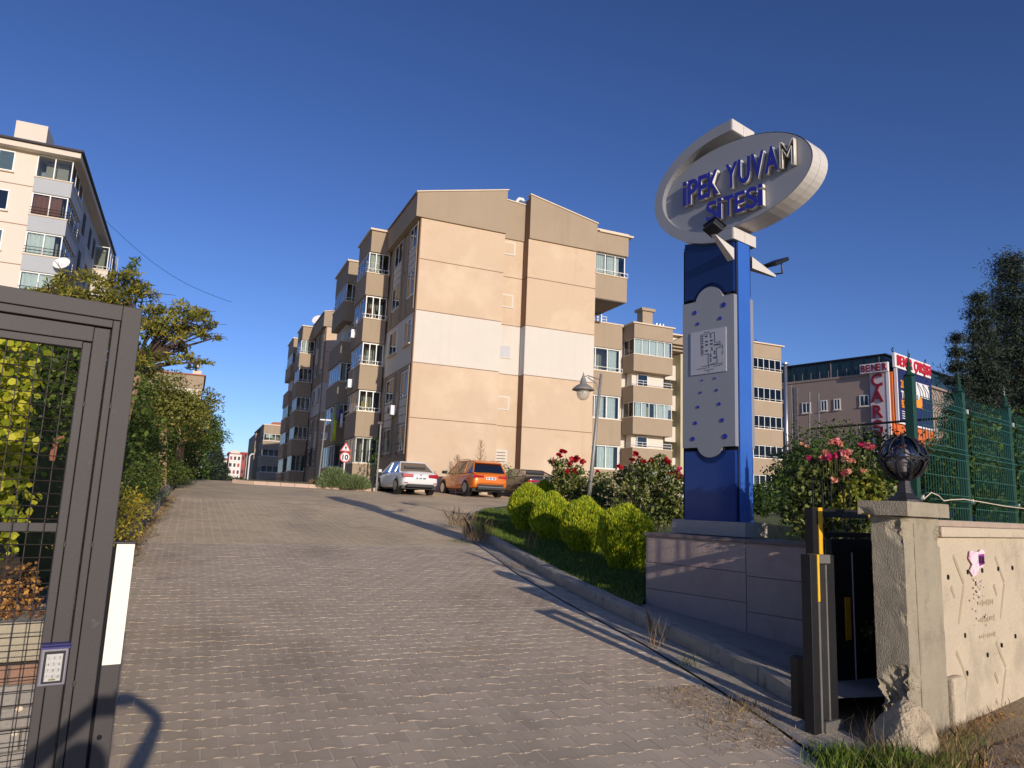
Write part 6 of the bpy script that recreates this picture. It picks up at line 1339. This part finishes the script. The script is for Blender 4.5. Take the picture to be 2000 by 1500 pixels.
# greenery behind the fence and round the hall
shrub('shrub', [(1610, 900, 10.2, .3), (1590, 950, 10.2, .32), (1660, 900, 10, .3), (1640, 960, 10, .36), (1700, 930, 9.8, .3), (1575, 1000, 10, .3), (1690, 990, 9.6, .34), (1552, 925, 9.8, .26), (1545, 970, 9.8, .32), (1578, 900, 9.9, .28), (1560, 1005, 9.7, .3), (1730, 960, 9.8, .28), (1640, 1010, 9.8, .34)], .06, 3200, m_ivyd, 'dark dense shrub close behind the pink rose bush')
shrub('hedge', [(1830, 945, 16, .6), (1885, 930, 15, .8), (1930, 910, 15, 1.0), (1980, 930, 14, 1.0), (1800, 955, 17, .6), (1860, 985, 14, .6), (1960, 980, 13, .8)], .08, 2600, m_ivyd, 'dark green hedge behind the mesh fence', 'hedge')
shrub('shrub', [(1550, 930, 26, 1.0), (1590, 900, 28, 1.3), (1640, 890, 28, 1.3), (1545, 960, 24, .9), (1600, 940, 26, 1.2), (1690, 910, 26, 1.2), (1720, 900, 24, 1.0), (1760, 900, 24, 1.0)], .11, 1300, m_ivyd, 'dark shrubs behind the pink roses and below the hall', 'shrub')
shrub('shrub', [(1820, 905, 34, 1.0), (1850, 915, 32, 1.1), (1800, 920, 34, 1.0), (1780, 910, 36, .9)], .13, 1000, m_treed, 'olive tree crowns beyond the fence at the foot of the hall', 'trees')
c = at_D(1870, 950, 20); VH = empty('parked_van', (c.x, c.y, G(c.y)), .4, 'dark blue vehicle half seen through the fence mesh', 'van'); MB().prism([(-2.2, .35), (2.2, .35), (2.2, 1.0), (1.6, 1.1), (1.0, 1.75), (-2.1, 1.8)], 'y', -.85, .85).build('body', mat('van_blue', (30, 48, 110), .3, .05, coat=.5), VH, bevel=.06)
MB().box(-1.6, .9, -.87, -.855, 1.15, 1.6).build('window', m_mgl, VH)
for x in (-1.3, 1.3): MB().tube([(x, -.9, .33), (x, -.7, .33)], .33, 16).build('wheel', m_black, VH)
# ================================================================== PARKED CARS
m_tyre = mat('tyre', (30, 29, 29), .85, .1, 12); m_rim = mat('alloy', (170, 170, 172), .3, .05, metal=.7)
m_cglass = mat('car_glass', (22, 26, 34), .04, .05, spec=1.0, coat=1.0); m_tail = mat('tail_lamp', (170, 16, 30), .15, .05, coat=1.0); m_trim = mat('car_trim', (30, 30, 32), .5, .08); m_plate = mat('number_plate', (225, 226, 230), .5, .03)
def car(name, loc, rz, label, paint, L, W, Hh, kind='sedan', body2=None):
    """local -y is the rear (faces the camera), body lofted from cross sections along y"""
    C_ = empty(name, loc, rz, label, 'car', 'cars parked before the gable wall')
    if kind == 'sedan': beltz, zs = .90, [(-L/2, .42, .80, .84), (-L/2+.12, .30, .92, .93), (-L/2+.5, .22, 1.0, .98), (-L*.22, .20, 1.0, 1.0), (L*.12, .20, .98, 1.0), (L*.30, .22, .90, .97), (L/2-.35, .26, .80, .90), (L/2, .38, .62, .74)]
    else: beltz, zs = 1.0, [(-L/2, .45, .92, .86), (-L/2+.10, .32, 1.08, .94), (-L/2+.5, .26, 1.10, .99), (-L*.2, .26, 1.08, 1.0), (L*.12, .26, 1.05, 1.0), (L*.30, .28, 1.0, .97), (L/2-.3, .32, .92, .92), (L/2, .42, .74, .78)]
    m = MB(); n = 0; vs = []
    for y, zb, zt, ws in zs:
        w = W/2*ws; prof = [(-w*.92, zb), (-w, zb+.10), (-w*1.0, (zb+zt)/2), (-w*.965, zt-.10), (-w*.86, zt), (0, zt+.025), (w*.86, zt), (w*.965, zt-.10), (w, (zb+zt)/2), (w, zb+.10), (w*.92, zb), (0, zb)]
        vs += [(x, y, z) for x, z in prof]; n = len(prof)
    k = len(zs); fs = [(i*n+j, i*n+(j+1) % n, (i+1)*n+(j+1) % n, (i+1)*n+j) for i in range(k-1) for j in range(n)]+[tuple(range(n)), tuple((k-1)*n+j for j in range(n))[::-1]]
    b = m.add(vs, fs).build('body', paint, C_, smooth=True); s = b.modifiers.new('sub', 'SUBSURF'); s.levels = s.render_levels = 2
    # greenhouse
    zt = zs[2][2]-.03
    if kind == 'sedan': pr = [(-L*.36, zt-.02), (-L*.21, Hh-.03), (-L*.05, Hh), (L*.06, Hh-.01), (L*.24, zt-.04)]
    elif kind == 'coupe': pr = [(-L*.40, zt-.02), (-L*.20, Hh-.05), (-L*.04, Hh), (L*.06, Hh-.01), (L*.24, zt-.04)]
    else: pr = [(-L*.455, zt-.02), (-L*.40, Hh-.12), (-L*.30, Hh), (L*.02, Hh), (L*.22, zt-.04)]
    wb, wt = W/2*.90, W/2*(.70 if kind == 'suv' else .64)
    gm = MB(); vs = []; 
    for y, z in pr:
        f = (z-zt)/(Hh-zt); w = wb+(wt-wb)*max(0, f); vs += [(-w, y, z), (w, y, z)]
    lowr = [(-wb, pr[0][0]+.02, zt-.1), (wb, pr[0][0]+.02, zt-.1), (-wb, pr[-1][0], zt-.1), (wb, pr[-1][0], zt-.1)]
    fs = [(2*i, 2*i+1, 2*i+3, 2*i+2) for i in range(4)]+[(0, 2, 4, 6, 8), (9, 7, 5, 3, 1)]
    gm.add(vs, fs).build('cabin', m_cglass, C_)
    # roof skin and pillars
    rf = MB(); t = .012
    def cabpt(i, s, o=t): y, z = pr[i]; f = max(0, (z-zt)/(Hh-zt)); return Vector((s*(wb+(wt-wb)*f+o), y, z+o*.8))
    rf.add([cabpt(1, -1), cabpt(1, 1), cabpt(2, 1), cabpt(2, -1), cabpt(3, 1), cabpt(3, -1)], ((0, 1, 2, 3), (3, 2, 4, 5)))
    o = rf.build('roof', paint, C_, smooth=True); sl = o.modifiers.new('thick', 'SOLIDIFY'); sl.thickness = .03
    pl = MB()
    for s in (-1, 1):
        for a, b_ in ((0, 1), (1, 2), (2, 3), (3, 4)): pl.tube([cabpt(a, s, .0), cabpt(b_, s, .0)], .035 if a in (0, 3) else .025, 5)
        for yy in ((-L*.235 if kind == 'suv' else -L*.19), L*.02):
            pl.tube([(s*(wb+.004), yy, zt), (s*(wt+.01), yy+.02, Hh-.03)], .028, 4)
    pl.tube([cabpt(0, -1, 0), cabpt(0, 1, 0)], .02, 5); pl.tube([cabpt(1, -1, 0), cabpt(1, 1, 0)], .03, 5)
    pl.build('pillar', paint, C_)
    yr_ = -L/2
    # rear details
    if kind == 'sedan': lt = [(.40, .93, .67, .86)]; pz = .66
    elif kind == 'coupe': lt = [(.30, .93, .72, .84)]; pz = .60
    else: lt = [(.40, .95, .80, .95)]; pz = .80
    for s in (-1, 1):
        for a, b_, z0, z1 in lt:
            tl = MB(); A_, B_ = s*W/2*a, s*W/2*b_*.99
            tl.add([(A_, yr_-.02, z0+.03), (B_, yr_+.04, z0), (B_, yr_+.04, z1), (A_, yr_-.015, z1-.02), (A_, yr_+.09, z0+.03), (B_, yr_+.34, z0+.03), (B_, yr_+.36, z1), (A_, yr_+.09, z1-.02)], ((0, 1, 2, 3), (1, 5, 6, 2), (3, 2, 6, 7), (0, 4, 5, 1), (0, 3, 7, 4)))
            tl.build('tail_light', m_tail, C_, bevel=.01)
        mr = MB(); mr.box(s*(W/2+.02), s*(W/2+.20), L*.17, L*.25, zt-.02, zt+.13); mr.build('wing_mirror', m_trim if kind == 'suv' else paint, C_, bevel=.03)
    pt = MB().box(-.26, .26, yr_-.012, yr_+.02, pz-.06, pz+.06).build('number_plate', m_plate, C_)
    gp = MB(); x = -.22
    for w_ in (.05, .05, .0, .04, .05, .04, .0, .05, .05, .05): 
        if w_: gp.box(x, x+w_*.7, yr_-.016, yr_-.0125, pz-.035, pz+.035)
        x += .045
    gp.build('plate_glyphs', m_trim, pt)
    MB().box(-W/2*.72, W/2*.72, yr_-.02, yr_+.2, .26, .40 if kind != 'suv' else .52).build('lower_bumper', m_trim, C_, bevel=.03)
    if kind != 'suv':
        for s in (-1, 1): MB().box(s*.60, s*.76, yr_-.005, yr_+.1, .44, .47).build('reflector', m_tail, C_)
        MB().tube([(0, yr_-.01, zs[1][2]-.10), (0, yr_+.03, zs[1][2]-.10)], .045, 14).build('badge', m_rim, C_)
    else:
        MB().box(-W/2*.7, W/2*.7, yr_-.03, yr_+.1, .38, .42).build('skid_plate', mat('skid_grey', (110, 110, 112), .5, .05), C_)
        MB().box(-W/2*.80, W/2*.80, yr_-.008, yr_+.2, .56, .575).build('seam', m_trim, C_)
        MB().add([(-wt-.02, -L*.43, Hh-.09), (wt+.02, -L*.43, Hh-.09), (wt, -L*.33, Hh+.03), (-wt, -L*.33, Hh+.03)], ((0, 1, 2, 3),)).build('spoiler', paint, C_).modifiers.new('t', 'SOLIDIFY').thickness = .03
        for s in (-1, 1): MB().tube([(s*wt, -L*.30, Hh+.01), (s*wt, -L*.24, Hh+.07), (s*wt, L*.0, Hh+.07), (s*wt, L*.04, Hh+.01)], .018, 6).build('roof_rail', m_rim, C_)
    R_ = .33 if kind != 'suv' else .36
    for s in (-1, 1):
        for y in (-L*.30, L*.31):
            x0, x1 = s*(W/2-.20), s*(W/2+.005)
            w_ = MB().tube([(x0, y, R_), (x1-.02*s, y, R_), (x1, y, R_)], [R_, R_, R_*.95], 26).build('wheel', m_tyre, C_)
            MB().tube([(x1+.001*s, y, R_), (x1+.008*s, y, R_)], R_*.66, 18).build('rim', m_rim, w_)
            MB().tube([(s*(W/2-.25), y, R_+.01), (s*(W/2-.022), y, R_+.01)], R_+.07, 24).build('wheel_arch', m_trim, C_)
    MB().box(-W/2*.9, W/2*.9, -L*.45, L*.45, .19, .32).build('underbody', m_trim, C_)
    MB().box(-.5, .5, -L*.30, -L*.28, zt-.05, zt+.25).build('rear_seat', m_trim, C_)
    return C_
white = mat('paint_white', (226, 226, 224), .28, .02, .5, coat=.8); orange = mat('paint_orange', (232, 122, 26), .3, .03, .5, coat=.8, metal=.2); dark = mat('paint_dark', (58, 54, 52), .3, .04, .5, coat=.8, metal=.3)
car('parked_car', (9.3, 34.2, G(34.2)+.01), math.radians(3), 'white saloon parked leftmost, rear to the drive, with red tail lamps', white, 4.55, 1.80, 1.44, 'sedan')
car('parked_car', (12.95, 35.0, G(35.0)+.01), math.radians(4), 'orange crossover with roof rails between the white and dark cars', orange, 4.6, 1.92, 1.66, 'suv')
car('parked_car', (16.1, 35.6, G(35.6)+.01), math.radians(2), 'dark grey brown saloon on the right, half hidden by the rose bush', dark, 4.7, 1.85, 1.43, 'coupe')
# ================================================================== THE PHOTOGRAPHER (stands behind the lens; throws the arm shadow on the gate)
def person():
    T = empty('person', (-.08, -.42, 0), 0, 'person in a dark jacket behind the camera, both arms raised holding a phone', 'person')
    V_ = []; E_ = []; R_ = []
    def j(p, r, par=None): V_.append((p[0]+.08, p[1]+.42, p[2])); R_.append(r); (E_.append((par, len(V_)-1)) if par is not None else None); return len(V_)-1
    pel = j((-.08, -.42, .80), .125); ab = j((-.08, -.42, .95), .12, pel); ch = j((-.08, -.40, 1.12), .135, ab); nb = j((-.08, -.38, 1.24), .07, ch); nk = j((-.08, -.37, 1.29), .05, nb); hd = j((-.08, -.355, 1.37), .078, nk); hc = j((-.08, -.35, 1.44), .085, hd); j((-.08, -.35, 1.50), .06, hc)
    for s, hip, el, wr in ((-1, -.17, (-.29, -.22, 1.42), (-.075, -.07, 1.595)), (1, .01, (.27, -.22, 1.52), (.075, -.07, 1.635))):
        sh = j((-.08+s*.16, -.38, 1.21), .06, ch); e = j(el, .042, sh); w_ = j(wr, .028, e); d = (Vector((0, -.02, 1.61))-Vector(wr)).normalized(); pm = Vector(wr)+d*.04; p = j(pm, .026, w_)
        for k in range(4):
            a = pm+Vector((-s*.018, .016, .020-.013*k)); b = a+Vector((-s*.022, .012, .0)); k1 = j(a, .0085, p); k2 = j(b, .0075, k1); j(b+Vector((-s*.014, -.008, .0)), .0065, k2)
        t1 = j(pm+Vector((-s*.006, -.016, .022)), .010, p); j(pm+Vector((-s*.030, -.020, .024)), .008, t1)
        h = j((hip, -.42, .74), .085, pel); kn = j((hip+s*.02, -.38, .42), .058, h); an = j((hip+s*.03, -.44, .09), .04, kn); j((hip+s*.05, -.28, .04), .04, an)
    me = bpy.data.meshes.new('body'); me.from_pydata(V_, E_, []); o = bpy.data.objects.new('body', me); COL.objects.link(o); o.parent = T
    sk = o.modifiers.new('skin', 'SKIN'); me.skin_vertices[0].data[0].use_root = True
    for i, r in enumerate(R_): me.skin_vertices[0].data[i].radius = (r, r)
    sb = o.modifiers.new('sub', 'SUBSURF'); sb.levels = sb.render_levels = 1; me.materials.append(mat('jacket_dark', (44, 46, 58), .9, .1, 12))
    hm = bmesh.new(); bmesh.ops.create_icosphere(hm, subdivisions=3, radius=.098)
    for v in hm.verts: v.co = Vector((v.co.x*.95, v.co.y, v.co.z*1.05))*(1+.03*mnoise.noise(v.co*20))+Vector((0, .045, 1.455))
    m2 = bpy.data.meshes.new('hair'); hm.to_mesh(m2); hm.free(); m2.materials.append(m_barkd); h = bpy.data.objects.new('hair', m2); COL.objects.link(h); h.parent = T
person()
ph = MB().box(-.085, .085, -.030, -.022, 1.555, 1.632).build('phone', m_black, bevel=.006); tag(ph, 'black phone held level in front of the person behind the camera', 'phone')

# FINISH: leaf, needle and twig masses nobody could pick apart are parts of kind stuff
for o in bpy.data.objects:
    if o.parent and o.type == 'MESH' and o.name.split('.')[0] in ('foliage', 'lower_foliage', 'low_foliage', 'yellowing_foliage', 'needles', 'twigs', 'branches', 'stems', 'stem', 'crown', 'top_shoot', 'paper_scraps', 'map_print', 'faded_stencil', 'fixing_hole', 'weld_bead'): o['kind'] = 'stuff'
